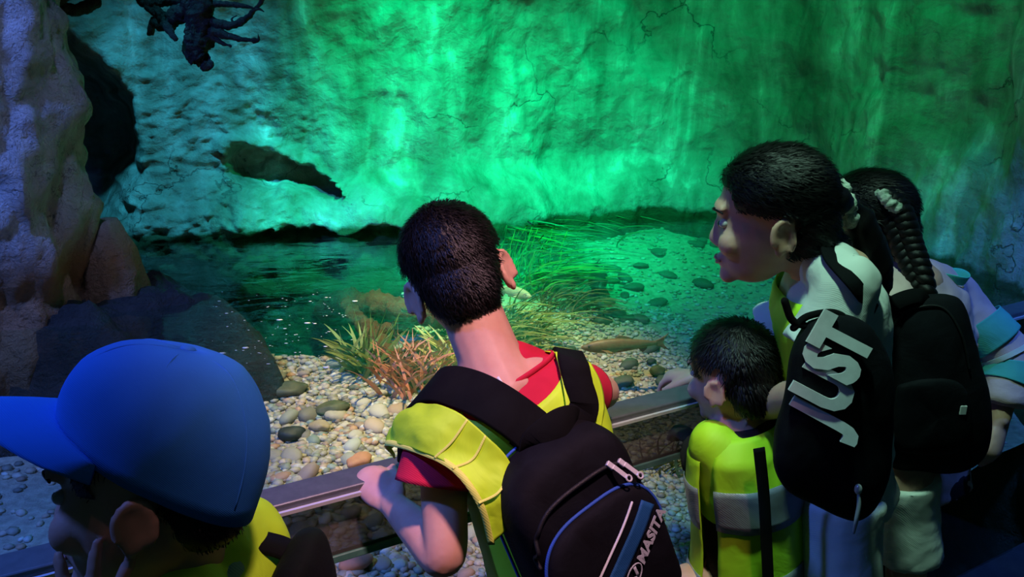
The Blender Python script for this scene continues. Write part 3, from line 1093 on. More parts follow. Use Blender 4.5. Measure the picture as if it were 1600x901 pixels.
shv, shf = shirt_mesh(J, .92, .006, sleeves=.02, t0=.04, t1=.935, voxel=.006, amp=.003, flare=0, trap='R')
obj('t_shirt', (shv, shf), M['red'], boy)
nb = V3(J['neck']); nax = nrm(V3(BHM[:3, 3]) - nb)
obj('collar_rib', tube(list(torso_rings(J, .92, .007, .93, .945, 36, 2)[0]) + [torso_rings(J, .92, .007, .93, .945, 36, 2)[0][0]], .0030, 8, 110, caps=False, flat=1.6), M['red'], boy)
# left sleeve, an open tube round the upper arm
s0, e0 = V3(J['shL']), V3(J['elL'])
ax_ = nrm(e0 - s0)
slv = tube([s0 - ax_ * .01, s0 + ax_ * .04 + (-.006, 0, 0), s0 + ax_ * .088 + (-.014, .004, 0)], [.046, .054, .058], 28, 14, caps=False)
obj('sleeve', fold(*slv, .003, 14, 8), M['red'], boy, solid=.003)
slr = tube([V3(J['shR']), V3(J['shR']) * .75 + V3(J['elR']) * .25, V3(J['shR']) * .6 + V3(J['elR']) * .4], [.042, .046, .048], 24, 12, caps=False)
obj('sleeve', slr, M['red'], boy, solid=.003)


def loft_cut(J, k, off, t0, tmax, n=72, m=50, rows=40):
    """trunk cloth whose upper edge height depends on the angle"""
    rg = torso_rings(J, k, off, 0, 1, n, m)
    tt = np.linspace(0, 1, m)
    out = np.zeros((rows, n, 3))
    for j in range(n):
        ts = np.linspace(t0, tmax(j * 360.0 / n), rows)
        for c in range(3):
            out[:, j, c] = np.interp(ts, tt, rg[:, j, c])
    return rings_to_mesh(out, caps=False)


def neckline(a):
    d = abs((a - 270 + 180) % 360 - 180)                           # 0 at the back
    return .835 + .115 * min(1, d / 75.0) ** 1.3 if d < 90 else .95 - .14 * min(1, (d - 90) / 60.0)


obj('vest', fold(*loft_cut(J, .92, .012, .10, neckline), .003, 12, 6), M['hivis'], boy, solid=.0015)
top_e = [at(640, 690, 1.11), at(648, 634, 1.045), at(704, 638, .965), at(762, 682, .935), at(800, 730, .925), at(806, 800, .915)]
mid_e = [at(612, 700, 1.11), at(622, 652, 1.05), at(676, 670, .955), at(742, 718, .925), at(782, 768, .90), at(790, 830, .895)]
hem_e = [at(616, 712, 1.12), at(604, 692, 1.06), at(655, 704, .960), at(710, 732, .912), at(750, 786, .89), at(768, 850, .89)]
obj('vest_shoulder', fold(*patch([top_e, mid_e, hem_e], 60, 28), .0035, 22, 12), M['hivis'], boy, solid=.0015)
obj('vest_binding', ribbon([V3(p) for p in hem_e], [(-.3, -.7, .6)] * 6, .009, .003, 50), M['hivis_trim'], boy)

VS_ = np.array(patch([top_e, mid_e, hem_e], 60, 28)[0]).reshape(60, 28, 3)
for cidx in (29, 35, 47):
    line = VS_[cidx] + np.array((-.0012, -.0030, .0014))
    obj('vest_seam', ribbon(list(line[::4]) + [line[-1]], [(-.3, -.7, .6)] * 8, .0035, .0008, 30), M['hivis_trim'], boy)
from mathutils.bvhtree import BVHTree


def bvh_of(*vfs):
    v, f = join(vfs)
    return BVHTree.FromPolygons([Vector(p) for p in v], f)


def on(tree, x, y, lift, dflt):
    """point of the surface under photo pixel (x, y), raised along its normal"""
    q = at(x, y, 1.0) - Vector((0, 0, CAM_Z)); q.normalize()
    h, n, _, _ = tree.ray_cast(Vector((0, 0, CAM_Z)), q)
    if h is None:
        return V3(at(x, y, dflt)), nrm((0, -.6, .8))
    if n.dot(q) > 0: n = -n
    return V3(h) + V3(n) * lift, V3(n)


BOY_T = bvh_of((shv, shf), (bv_, [tuple(q) for q in bf_]), loft_cut(J, .92, .014, .10, lambda a: .95), patch([top_e, mid_e, hem_e], 40, 18))
rs_ = [[on(BOY_T, x, y, .007, 1.1)[0] for x, y in row] for row in (((866, 556), (874, 590), (880, 630), (884, 668)), ((900, 556), (908, 590), (914, 630), (914, 668)), ((918, 572), (932, 600), (938, 634), (934, 668)))]
obj('vest_shoulder', patch(rs_, 20, 20), M['hivis'], boy, solid=.0015)
obj('collar_tape', ribbon([on(BOY_T, 778, 590, .003, 1.0)[0], on(BOY_T, 785, 600, .003, 1.0)[0]], [(0, -1, .6)] * 2, .004, .002, 6), M['white_print'], boy)
obj('shorts', leg_cloth(J, .92, .012, .9), M['dark_cloth'], boy)
for sd in 'LR':
    obj('shoe', shoe(J['an' + sd], (-.45, .88)), M['shoe'], boy)

# ------------------------------------------------------------------ rocks, wood, plants and fish in the pool
M['wood'] = mat_rock('grey_driftwood', [(0.3, (0.015, 0.012, 0.009)), (0.6, (0.05, 0.04, 0.028)), (0.75, (0.22, 0.18, 0.12))], scale=7.0, bstr=1.0)
M['wet_wood'] = mat_rock('sunken_wood', [(0.3, (0.05, 0.012, 0.006)), (0.6, (0.18, 0.045, 0.02)), (0.75, (0.30, 0.09, 0.045))], scale=4.0, bstr=0.5, rough=0.6)


def rock_column(cx, cy, prof, seed, amp=.06, n=90, m=110, lean=(0, 0), sc=5):
    zs = np.linspace(prof[0][0], prof[-1][0], m)
    rr = np.interp(zs, [p[0] for p in prof], [p[1] for p in prof])
    th = np.linspace(0, 2 * math.pi, n, endpoint=False)
    rings = np.array([[(cx + lean[0] * (z - zs[0]) + r * math.cos(t), cy + lean[1] * (z - zs[0]) + r * math.sin(t), z) for t in th] for z, r in zip(zs, rr)])
    v, f = rings_to_mesh(rings)
    c = np.stack([v[:, 0] - cx, v[:, 1] - cy, 0 * v[:, 2]], 1)
    c /= np.linalg.norm(c, axis=1)[:, None] + 1e-6
    d = amp * fbm(v * (sc, sc, sc * .6), 4, seed) + amp * .5 * np.abs(fbm(v * (sc * 3, sc * 3, sc), 3, seed + 7))
    return v + c * d[:, None], f


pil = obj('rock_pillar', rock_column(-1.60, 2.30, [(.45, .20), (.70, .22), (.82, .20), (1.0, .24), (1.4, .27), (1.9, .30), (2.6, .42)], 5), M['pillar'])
tag(pil, 'tall rough rock pillar with its foot coloured as if warmly lit at the left edge of the pool', 'rock')
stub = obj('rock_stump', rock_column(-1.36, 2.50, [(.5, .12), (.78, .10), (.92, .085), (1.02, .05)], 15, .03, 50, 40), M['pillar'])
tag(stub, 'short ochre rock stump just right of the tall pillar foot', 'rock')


def ledge_mesh():
    n = 120
    c = np.array((-1.75, 2.45)); rs = np.linspace(0.02, 1, 60)
    th = np.linspace(0, 2 * math.pi, n, endpoint=False)
    pts = []
    for r in rs:
        for t in th:
            R_ = np.array((0.92, 0.50)) * (1 + .14 * math.sin(2 * t + 1) + .07 * math.sin(5 * t) + .05 * math.sin(9 * t + 2) + .02 * math.sin(17 * t))
            x, y = c[0] + R_[0] * r * math.cos(t), c[1] + R_[1] * r * math.sin(t)
            pts.append((x, y, r))
    p = np.array(pts)
    z = .715 + .07 * (1 - p[:, 2] ** 1.5) + .06 * fbm(np.stack([p[:, 0] * 4, p[:, 1] * 4, p[:, 0] * 0], 1), 5, 8, .6) - .30 * sstep(.55, 1, p[:, 2]) ** 1.5 - .55 * sstep(.84, 1, p[:, 2])
    v = np.stack([p[:, 0], p[:, 1], z], 1)
    rings = v.reshape(60, n, 3)
    return rings_to_mesh(rings)


lg = obj('rock_ledge', ledge_mesh(), M['ledge'])
tag(lg, 'low dark wet rock ledge at the foot of the pillar', 'rock')


def roots(name, stems, mat, label, cat, seed, group=None):
    """stems: (points, radii); the first is the trunk, the rest are branches that grow from it"""
    base = V3(stems[0][0][-1])
    root = empty(name, tuple(base)); tag(root, label, cat, group)
    for k, (pts, rad) in enumerate(stems):
        v, f = tube(pts, rad, 22, 90, roundends=True)
        v, f = fold(v, f, min(rad) * .25 + max(rad) * .08, 14, seed + k)
        v, f = fold(v, f, max(rad) * .20, (75, 75, 24), seed + k + 20)
        obj('trunk' if k == 0 else 'branch', (v, f), mat, root)
    return root


D = 2.75
def a_(x, y, d=D): return V3(at(x, y, d))
roots('hanging_root', [
    ([a_(300, -40), a_(308, 10), a_(312, 50), a_(306, 78), a_(325, 100)], [.058, .050, .040, .036, .024]),
    ([a_(308, 14), a_(280, 22), a_(262, 34), a_(245, 18), a_(215, -8), a_(190, -30)], [.032, .030, .026, .022, .02, .02]),
    ([a_(262, 34), a_(250, 40), a_(240, 34), a_(236, 48), a_(232, 54)], [.018, .016, .012, .009, .005]),
    ([a_(256, 36), a_(266, 50, 2.7), a_(274, 60, 2.68)], [.017, .013, .007]),
    ([a_(320, 30), a_(345, 38), a_(370, 38), a_(394, 20), a_(410, -2)], [.020, .016, .012, .010, .006]),
    ([a_(322, 46), a_(345, 52), a_(370, 60), a_(402, 63), a_(403, 52)], [.018, .014, .010, .007, .003]),
    ([a_(330, 56), a_(345, 66), a_(360, 72)], [.012, .008, .003]),
    ([a_(315, 8), a_(345, 6), a_(385, 10), a_(398, 14)], [.014, .009, .006, .003]),
    ([a_(300, 5), a_(265, 0), a_(230, 6), a_(215, 0)], [.022, .018, .015, .010]),
    ([a_(392, 18), a_(404, 14), a_(412, 18)], [.005, .004, .002]),
    ([a_(368, 38), a_(362, 30), a_(370, 24)], [.005, .004, .002]),
], M['wood'], 'gnarled dark driftwood root hanging from the top left of the wall', 'driftwood', 300)
roots('driftwood_branch', [
    ([a_(60, 22, 2.6), a_(85, 8, 2.6), a_(120, 14, 2.65), a_(150, 4, 2.7)], [.006, .016, .018, .02]),
    ([a_(85, 8, 2.6), a_(110, -8, 2.6), a_(140, -20, 2.6)], [.012, .012, .012]),
], M['wood'], 'thin dark driftwood branch above the blue rock at top left', 'driftwood', 330)


def w_(x, y, z): return V3(at_z(x, y, z))
roots('sunken_driftwood', [
    ([w_(470, 500, .20), w_(515, 482, .40), w_(562, 474, .53), w_(640, 484, .58), w_(730, 505, .54)], [.06, .065, .055, .045, .035]),
    ([w_(548, 480, .53), w_(575, 515, .48), w_(605, 556, .45), w_(640, 592, .42)], [.040, .040, .042, .05]),
    ([w_(582, 524, .48), w_(625, 508, .51), w_(690, 494, .54)], [.026, .022, .022]),
    ([w_(618, 572, .44), w_(660, 548, .45), w_(725, 545, .43)], [.040, .042, .04]),
    ([w_(640, 560, .45), w_(668, 588, .42), w_(690, 612, .40)], [.030, .028, .022]),
], M['wet_wood'], 'reddish-brown sunken driftwood forking under the water left of the boy', 'driftwood', 360)


# plants
def mat_leaf(name, c1, c2):
    return mat_simple(name, c1, c2, rough=.5, scale=18, bstr=0, spec=.3)


def clump(name, base, n, length, width, flow, mat, label, seed, spread=.08, stiff=.5, rise=1.0, zmax=.735):
    """tuft of long tapering blades that rise and then lean with the current"""
    r = np.random.default_rng(seed)
    vs, fs = [], []
    flow = np.array(flow, float)
    base = V3(base)
    for k in range(n):
        b = base + np.array((r.normal(0, spread), r.normal(0, spread), 0))
        b[2] = float(bed_z(b[0], b[1])) if name != 'x' else b[2]
        L = length * r.uniform(.55, 1.1)
        out = nrm((r.normal(), r.normal(), 0))
        d = nrm(np.array((0, 0, 1)) * rise + out * .55)
        p = b.copy()
        seg = 7
        side = nrm(np.cross(d, (r.normal(), r.normal(), .3)))
        k0 = len(vs)
        w = width * r.uniform(.6, 1.2)
        for i in range(seg + 1):
            t = i / seg
            ww = w * (1 - t ** 2.2) + .0004
            vs += [p - side * ww, p + side * ww]
            d = nrm(d + (flow * (1 - stiff) * 1.1 + out * .12 + np.array((0, 0, -.55 * t * (1 - stiff)))) * .5)
            if p[2] > zmax and d[2] > 0: d[2] = -0.02; d = nrm(d)
            p = p + d * L / seg
            p[2] = max(p[2], b[2] + .004)
        for i in range(seg):
            a = k0 + i * 2
            fs.append((a, a + 1, a + 3, a + 2))
    o = obj(name, (np.array(vs), fs), mat)
    return tag(o, label, 'plant', 'water plants on the pool bed')


M['leaf_green'] = mat_leaf('leaf_green', (.12, .36, .05), (.05, .20, .025))
M['leaf_dark'] = mat_leaf('leaf_dark', (.05, .20, .06), (.02, .10, .03))
M['leaf_olive'] = mat_leaf('leaf_olive', (.26, .27, .07), (.12, .14, .03))
M['leaf_brown'] = mat_leaf('leaf_brown', (.26, .16, .07), (.14, .08, .04))
M['leaf_red'] = mat_leaf('leaf_red', (.75, .28, .20), (.50, .16, .11))
M['leaf_pale'] = mat_leaf('leaf_pale', (.72, .62, .22), (.48, .42, .12))
clump('water_grass', w_(838, 470, .46), 130, .46, .0050, (.85, -.05, .02), M['leaf_green'], 'bright green long-bladed water grass right of the boy\'s ear', 1, .07, .35, .7)
clump('water_grass', w_(822, 420, .54), 150, .42, .0050, (.95, .1, 0), M['leaf_dark'], 'dark green water grass bed behind the bright green clump', 2, .11, .3, .6)
clump('water_grass', w_(800, 545, .40), 110, .34, .0050, (.8, -.25, 0), M['leaf_olive'], 'olive water grass at the right of the boy\'s neck', 3, .07, .35)
clump('water_grass', w_(880, 500, .44), 90, .26, .0050, (.9, -.3, 0), M['leaf_brown'], 'brownish flattened water grass below the bright green clump', 4, .07, .2)
clump('water_tuft', w_(572, 590, .38), 70, .24, .0085, (-.25, -.1, 0), M['leaf_olive'], 'dark olive spiky water plant at the edge of the dark water', 5, .035, .72)
clump('water_tuft', w_(640, 606, .38), 130, .21, .0070, (.15, -.2, 0), M['leaf_red'], 'reddish feathery water plant left of the boy\'s neck', 6, .06, .6)
clump('water_tuft', w_(708, 575, .39), 60, .20, .0075, (-.1, -.1, 0), M['leaf_pale'], 'pale yellow water plant touching the boy\'s neck', 7, .03, .7)
clump('water_grass', w_(570, 462, .46), 70, .30, .0050, (.9, .0, 0), M['leaf_green'], 'green water grass behind the sunken driftwood', 8, .10, .2)
clump('water_grass', w_(905, 372, .60), 80, .34, .0048, (.9, .2, 0), M['leaf_dark'], 'far dark water grass below the wall foot', 9, .14, .25, .45)
clump('water_grass', w_(1040, 720, .37), 40, .16, .0040, (.6, -.3, 0), M['leaf_olive'], 'small olive water grass seen through the glass by the child\'s vest', 10, .04, .5)

# cobbles
def cobble(x, y, wpx, hr, mat, label, z=None, seed=0, yaw=0.0, grp='cobbles lying on the pool bed'):
    p = w_(x, y, .4)
    for _ in range(4):
        p = w_(x, y, float(bed_z(p[0], p[1])) + .012)
    dist = np.linalg.norm(p - np.array((0, 0, CAM_Z)))
    s = wpx / FPX * dist / 2
    v, f = pebble_shape(400 + seed, 3)
    v = v / np.abs(v).max(0) * (1, .68, hr)
    ca, sa = math.cos(yaw), math.sin(yaw)
    v = np.stack([v[:, 0] * ca - v[:, 1] * sa, v[:, 0] * sa + v[:, 1] * ca, v[:, 2]], 1)
    tag(obj('cobble', (v * s + p + (0, 0, s * hr * .35), f), mat), label, 'stone', grp)


M['cob_dark'] = mat_simple('cobble_slate', (.035, .045, .04), (.018, .024, .02), rough=.6, scale=30, bscale=90, bstr=.3, bdist=.003)
M['cob_tan'] = mat_simple('cobble_tan', (.46, .36, .22), (.30, .24, .15), rough=.6, scale=30, bscale=90, bstr=.3, bdist=.003)
M['cob_orange'] = mat_simple('cobble_orange', (.58, .27, .15), (.44, .20, .11), rough=.6, scale=30, bscale=90, bstr=.3, bdist=.003)
M['cob_olive'] = mat_simple('cobble_olive', (.12, .12, .06), (.06, .07, .035), rough=.6, scale=30, bscale=90, bstr=.3, bdist=.003)
for i, (x, y, w, hr, m, lb, yw) in enumerate([
    (853, 523, 32, .42, 'cob_orange', 'small smooth orange cobble below the brown water grass', 0),
    (822, 512, 36, .36, 'cob_tan', 'tan cobble left of the orange one', .3),
    (884, 503, 32, .36, 'cob_tan', 'tan cobble up right of the orange one', -.2),
    (942, 505, 36, .5, 'cob_dark', 'leftmost dark cobble of the cluster above the long fish', .2),
    (962, 494, 40, .5, 'cob_dark', 'topmost dark cobble of the cluster above the long fish', 0),
    (984, 504, 38, .5, 'cob_dark', 'rightmost darkest cobble of the cluster above the long fish', .5),
    (957, 515, 34, .5, 'cob_olive', 'lowest olive cobble of the cluster above the long fish', -.3),
    (1000, 517, 38, .35, 'cob_olive', 'flat olive cobble right of the dark cluster', .1),
    (908, 456, 34, .5, 'cob_olive', 'olive cobble at the tip of the bright green grass', 0),
    (916, 430, 32, .5, 'cob_dark', 'dark cobble left of the upright fish', .2),
    (920, 414, 34, .45, 'cob_dark', 'dark cobble behind the upright fish', -.2),
    (902, 482, 30, .4, 'cob_olive', 'mossy cobble between the grass and the dark cluster', .4),
    (975, 448, 40, .3, 'cob_dark', 'flat dark cobble right of the upright fish', .2),
    (1018, 566, 16, .7, 'cob_dark', 'small black cobble below the long fish', 0),
    (1028, 582, 26, .7, 'cob_olive', 'round brown cobble at the lower right below the long fish', 0),
    (560, 722, 46, .4, 'cob_orange', 'red-brown slab of stone behind the boy\'s hand', .9),
    (556, 880, 52, .5, 'cob_orange', 'red-brown cobble seen through the glass below the boy\'s arm', .4),
    (520, 640, 52, .4, 'cob_olive', 'broad olive cobble in the lit gravel at left', .5),
    (450, 610, 60, .35, 'cob_olive', 'flat dark cobble near the edge of the dark water', .2),
    (455, 680, 44, .45, 'cob_dark', 'greenish cobble right of the blue cap', .3),
    (500, 668, 38, .45, 'cob_tan', 'pale banded cobble in the lit gravel at left', -.4),
]):
    cobble(x, y, w, hr, M[m], lb, seed=i, yaw=yw)


# fish
def fish(nose, tail, up, label, mat, fat=.13, roll=0):
    nose, tail = V3(nose), V3(tail)
    L = np.linalg.norm(tail - nose); fw = nrm(nose - tail)
    up = nrm(np.array(up, float) - fw * np.dot(up, fw)); sd = np.cross(fw, up)
    root = empty('fish', tuple((nose + tail) / 2)); tag(root, label, 'fish', 'fish in the pool')
    P_ = lambda x, y, z: tail + fw * (L * x) + sd * (L * y) + up * (L * z)
    prof = [(1.0, .010, .012), (.97, .028, .032), (.90, .048, .060), (.78, .062, .085), (.62, .062, .092), (.45, .050, .075), (.30, .032, .050), (.20, .018, .032), (.14, .012, .028)]
    th = np.linspace(0, 2 * math.pi, 16, endpoint=False)
    g = fat / .13
    c = catmull(prof, 30)
    rings = [[P_(x, y * g * math.cos(t), z * g * math.sin(t)) for t in th] for x, y, z in c]
    obj('body', rings_to_mesh(rings), mat, root)
    def fin(pts, name):
        obj(name, patch([[P_(*q) for q in row] for row in pts], 12, 8), mat, root, solid=.0025)
    fin([[(.16, 0, .028), (.10, .002, .05), (.0, .004, .105)], [(.15, 0, 0), (.10, .002, .0), (.07, .002, .0)], [(.16, 0, -.028), (.10, .002, -.05), (.0, .004, -.10)]], 'tail_fin')
    fin([[(.62, 0, .085 * g), (.52, 0, .078 * g), (.42, 0, .066 * g)], [(.58, 0, .125 * g), (.50, 0, .110 * g), (.41, 0, .075 * g)]], 'dorsal_fin')
    fin([[(.36, 0, -.05 * g), (.31, 0, -.045 * g), (.26, 0, -.036 * g)], [(.31, 0, -.105 * g), (.28, 0, -.085 * g), (.25, 0, -.05 * g)]], 'anal_fin')
    for s in (-1, 1):
        fin([[(.78, s * .055 * g, -.03), (.74, s * .06 * g, -.035), (.70, s * .06 * g, -.04)], [(.70, s * .115, -.06), (.67, s * .11, -.065), (.65, s * .09, -.06)]], 'pectoral_fin')
        obj('eye', ellipsoid(P_(.915, s * .043 * g, .018 * g), (L * .011,) * 3), M['fish_eye'], root)
    return root


M['fish_eye'] = mat_simple('fish_eye', (0.02, 0.02, 0.02), rough=0.1, bstr=0)
M['fish_brown'] = mat_simple('fish_brown', (.20, .12, .05), (.12, .07, .03), rough=.45, scale=60, bscale=400, bstr=.4)
M['fish_pale'] = mat_simple('fish_pale', (.55, .42, .26), (.42, .32, .20), rough=.45, scale=60, bscale=400, bstr=.4)
M['fish_dark'] = mat_simple('fish_dark', (.03, .04, .03), (.02, .025, .02), rough=.45, scale=60, bscale=400, bstr=.4)
fish(w_(908, 543, .54), w_(1046, 534, .56), (0, .1, 1), 'long brown fish swimming to the left over pale gravel', M['fish_brown'], .12)
fish(w_(938, 452, .58), w_(928, 410, .62), (.9, -.2, .5), 'dark fish heading towards the visitors above dark cobbles', M['fish_dark'], .20)
fish(w_(830, 464, .60), w_(770, 446, .60), (0, .2, 1), 'pale fish poking out from behind the boy\'s right ear', M['fish_pale'], .15)
fish(w_(905, 366, .66), w_(940, 362, .67), (0, .1, 1), 'small dark fish far back near the wall foot', M['fish_dark'], .14)

# flecks of foam drifting on the dark water
r = np.random.default_rng(9)
fv, ff_, off = [], [], 0
for k in range(110):
    x, y = r.uniform(330, 560), r.uniform(455, 575)
    s = r.choice([.0025, .004, .007, .012], p=[.5, .3, .14, .06])
    v, f = pebble_shape(500 + k % 8, 1)
    v = v * (s, s * .8, s * .18) + w_(x, y, WATER_Z)
    fv.append(v); ff_.append(f + off); off += len(v)
M['foam'] = mat_simple('foam', (.75, .78, .74), rough=.8, bstr=0)
tag(obj('foam_flecks', (np.concatenate(fv), np.concatenate(ff_)), M['foam']), 'white flecks of foam drifting on the dark water', 'foam', kind='stuff')

# ------------------------------------------------------------------ the boy's backpack
PC = V3(at(816, 672, .965))                       # near the top of the back panel
S_ = nrm((.78, .52, .30)); _u = np.array((-.03, .16, .97)); U_ = nrm(_u - S_ * np.dot(_u, S_)); N_ = np.cross(S_, U_)
PO = PC - U_ * .15 + S_ * .012                               # centre of the back panel
PS = .735
def pk(x, y, z):
    """pack coordinates: x across, y up, z out from the back"""
    return PO + (S_ * x * 1.10 + U_ * y + N_ * z * .9) * PS


def arch(w, h, yb, n=48, top=.62):
    """closed outline: straight sides, rounded bottom corners, arched top"""
    pts = []
    for a in np.linspace(0, math.pi, n // 2):
        pts.append((w * np.sign(math.cos(a)) * abs(math.cos(a)) ** top, (h - w * .9) + w * .9 * math.sin(a) ** .9))
    for t in np.linspace(0, 1, 6)[1:]:
        pts.append((-w, (h - w * .9) * (1 - t) + (yb + .03) * t))
    for a in np.linspace(0, math.pi / 2, 5)[1:]:
        pts.append((-w + .03 - .03 * math.cos(a), yb + .03 - .03 * math.sin(a)))
    for a in np.linspace(0, math.pi / 2, 5):
        pts.append((w - .03 + .03 * math.sin(a), yb + .03 - .03 * math.cos(a)))
    for t in np.linspace(0, 1, 6)[1:-1]:
        pts.append((w, (yb + .03) * (1 - t) + (h - w * .9) * t))
    return pts


bag = tag(empty('backpack', tuple(pk(0, -.2, .06))), 'black backpack with blue piping and white lettering on the boy\'s back', 'backpack')
OUT = arch(.125, .185, -.21)
def shell(out, prof):
    rs = []
    for z, s in prof:
        rs.append([pk(x * s, (y + .02) * s - .02, z) for x, y in out])
    return rings_to_mesh(rs)
obj('main_compartment', fold(*shell(OUT, [(0, .94), (.012, 1.0), (.05, 1.015), (.085, 1.0), (.110, .95), (.126, .86), (.134, .66), (.138, .3)]), .003, 12, 4), M['black'], bag, sub=1)
def outline_tube(out, z, s, r, i0, i1, nn=60):
    return tube([pk(x * s, (y + .02) * s - .02, z) for x, y in out[i0:i1]], r, 8, nn, roundends=True)
n2 = 24
obj('back_piping', outline_tube(OUT, .012, 1.012, .0022, 0, n2 + 5), M['blue_pipe'], bag)
def front_z(x, y, prof=((.3, .138), (.66, .134), (.86, .126), (.95, .110), (1.0, .085))):
    """height of the pack front over (x, y)"""
    a0 = math.atan2(y + .02, x); rr = math.hypot(x, y + .02); best = 9
    for p, q in zip(OUT, OUT[1:] + OUT[:1]):
        if abs(math.atan2(p[1] + .02, p[0]) - a0) < .12: best = min(best, math.hypot(p[0], p[1] + .02))
    return float(np.interp(min(1, rr / best), [k for k, _ in prof], [z for _, z in prof]))
ZP = arch(.116, .118, -.19)[0:24]
obj('main_zip', tube([pk(x, y, front_z(x, y) + .003) for x, y in ZP], .0030, 8, 70, roundends=True), M['zip'], bag)
# pocket on the lower front
PK = arch(.123, .070, -.205)
obj('front_pocket', shell(PK, [(.10, .97), (.135, 1.0), (.150, .97), (.160, .88), (.165, .6), (.166, .25)]), M['black'], bag, sub=1)
obj('pocket_piping', outline_tube(PK, .139, 1.005, .0024, 0, n2), M['blue_pipe'], bag)
# slanted stripe, white cord and lettering on the pocket front
def pz(x, y):
    d = math.hypot(x / .123, (y + .06) / .14)
    return .1665 - .012 * max(0, d - .45) ** 1.6 * 2.2
ang = R(38)
dv = (math.cos(ang), math.sin(ang)); nv_ = (-math.sin(ang), math.cos(ang))
def slant(c, t, w):
    return c[0] + dv[0] * t + nv_[0] * w, c[1] + dv[1] * t + nv_[1] * w
SC_ = (.016, -.045)
g = [[pk(*(lambda q: (q[0], q[1], pz(*q) + .0035))(slant(SC_, t, w))) for t in np.linspace(-.12, .098, 9)] for w in (-.016, 0, .016)]
obj('blue_stripe', patch(g, 24, 6), M['blue_panel'], bag, solid=.002)
obj('white_cord', tube([pk(*(lambda q: (q[0], q[1], pz(*q) + .004))(slant(SC_, t, .036))) for t in np.linspace(-.10, .088, 8)], .0018, 8, 30, roundends=True), M['white_print'], bag)
def mark(c, rot=0.0, z=.006):
    x, y = c
    m = np.eye(4); a = ang + rot
    m[:3, 0] = S_ * math.cos(a) + U_ * math.sin(a); m[:3, 1] = -S_ * math.sin(a) + U_ * math.cos(a); m[:3, 2] = N_
    m[:3, 3] = pk(x, y, pz(x, y) + z)
    return m
obj('lettering', text_mesh('MASITA', .0225, mark(slant(SC_, .045, -.034)), .0006, .0008, .25), M['grey_print'], bag, smooth=False)
lc = slant(SC_, -.026, -.034)
mm = mark(lc)
ring = [(mm @ np.array((.017 * math.cos(t), .011 * math.sin(t), 0, 1)))[:3] for t in np.linspace(0, 2 * math.pi, 25)]
obj('logo_oval', tube(ring, .0011, 6, 60, caps=False), M['grey_print'], bag)
obj('logo_chevron', join([ribbon([(mm @ np.array((sx * .010, .006, 0, 1)))[:3], (mm @ np.array((sx * .001, -.007, 0, 1)))[:3]], [N_, N_], .0045, .001, 4) for sx in (-1, 1)]), M['grey_print'], bag)
# two zip pulls
for k, x in enumerate((.028, .046)):
    a0 = ZP[9 - 2 * k]
    b0 = pk(a0[0], a0[1], front_z(*a0) + .004)
    pull = empty('zip_pull', (0, 0, 0)); pull.parent = bag
    pull.location = tuple(b0 - np.array(bag.location))
    dn = nrm(-U_ * .75 + S_ * .35 + N_ * .35); ac = nrm(np.cross(dn, N_ + U_))
    out = nrm(np.cross(ac, dn))
    obj('slider', box(b0 + out * .003, (.008, .012, .006), [ac, dn, out]), M['chrome'], pull, smooth=False, bevel=.0015)
    hole = [b0 + out * .007 + dn * (.030 + .004 * math.sin(t)) + ac * .004 * math.cos(t) for t in np.linspace(0, 2 * math.pi, 15)]
    obj('tab', join([box(b0 + out * .006 + dn * .015, (.0065, .022, .0016), [ac, dn, out]), tube(hole, .0014, 6, 40, caps=False)]), M['chrome'], pull, smooth=False)
# carrying loop at the top and the two padded shoulder straps
hl = ribbon([pk(-.02, .165, .02), pk(-.01, .190, .045), pk(.03, .200, .060), pk(.06, .186, .048), pk(.075, .160, .02)], [U_ * .4 + N_] * 5, .045, .006)
obj('grab_handle', hl, M['strap'], bag)
def strap_on(pts, lift):
    ps, us = [], []
    for x, y, dd in pts:
        p, n = on(BOY_T, x, y, lift, dd) if dd is None or dd > 0 else (V3(at(x, y, -dd)), None)
        ps.append(p); us.append(n)
    return ps, us
p1, u1 = strap_on([(690, 612, 1.03), (736, 612, 1.0), (788, 644, .97), (836, 684, .95)], .015)
p1 = [V3(at(640, 700, 1.18)), V3(at(650, 640, 1.11))] + p1 + [V3(pk(-.03, .16, .02))]
u1 = [np.array((-.8, .4, .1)), np.array((-.5, .0, .9))] + [nrm(u * .5 + np.array((-.1, -.45, .9)) * .5) for u in u1] + [np.array((.1, -.7, .7))]
obj('shoulder_strap', ribbon(p1, u1, .064, .012, 60), M['strap'], bag)
p2, u2 = strap_on([(890, 568, 1.1), (898, 600, 1.05), (905, 640, 1.0)], .009)
p2 = [V3(at(885, 640, 1.26)), V3(at(884, 556, 1.17))] + p2 + [V3(pk(.035, .16, .02))]
u2 = [np.array((.2, .9, .2)), np.array((.1, .3, 1))] + [nrm(u * .6 + np.array((.1, -.4, .9)) * .4) for u in u2] + [np.array((.2, -.7, .7))]
obj('shoulder_strap', ribbon(p2, u2, .046, .010, 60), M['strap'], bag)

# ------------------------------------------------------------------ the girl in the white shirt (A)
def long_region(L):
    x, y, z = L[:, 0], L[:, 1], L[:, 2]
    low = np.where(y < -.02, -.085, np.where(y < .05, -.012 + (y + .02) * .3, .035 + (y - .05) * .5))
    w = np.clip((z - low) / .02, 0, 1)
    return np.where((np.abs(x) > .066) & (y > -.045) & (y < .035) & (z < -.004), 0, w)


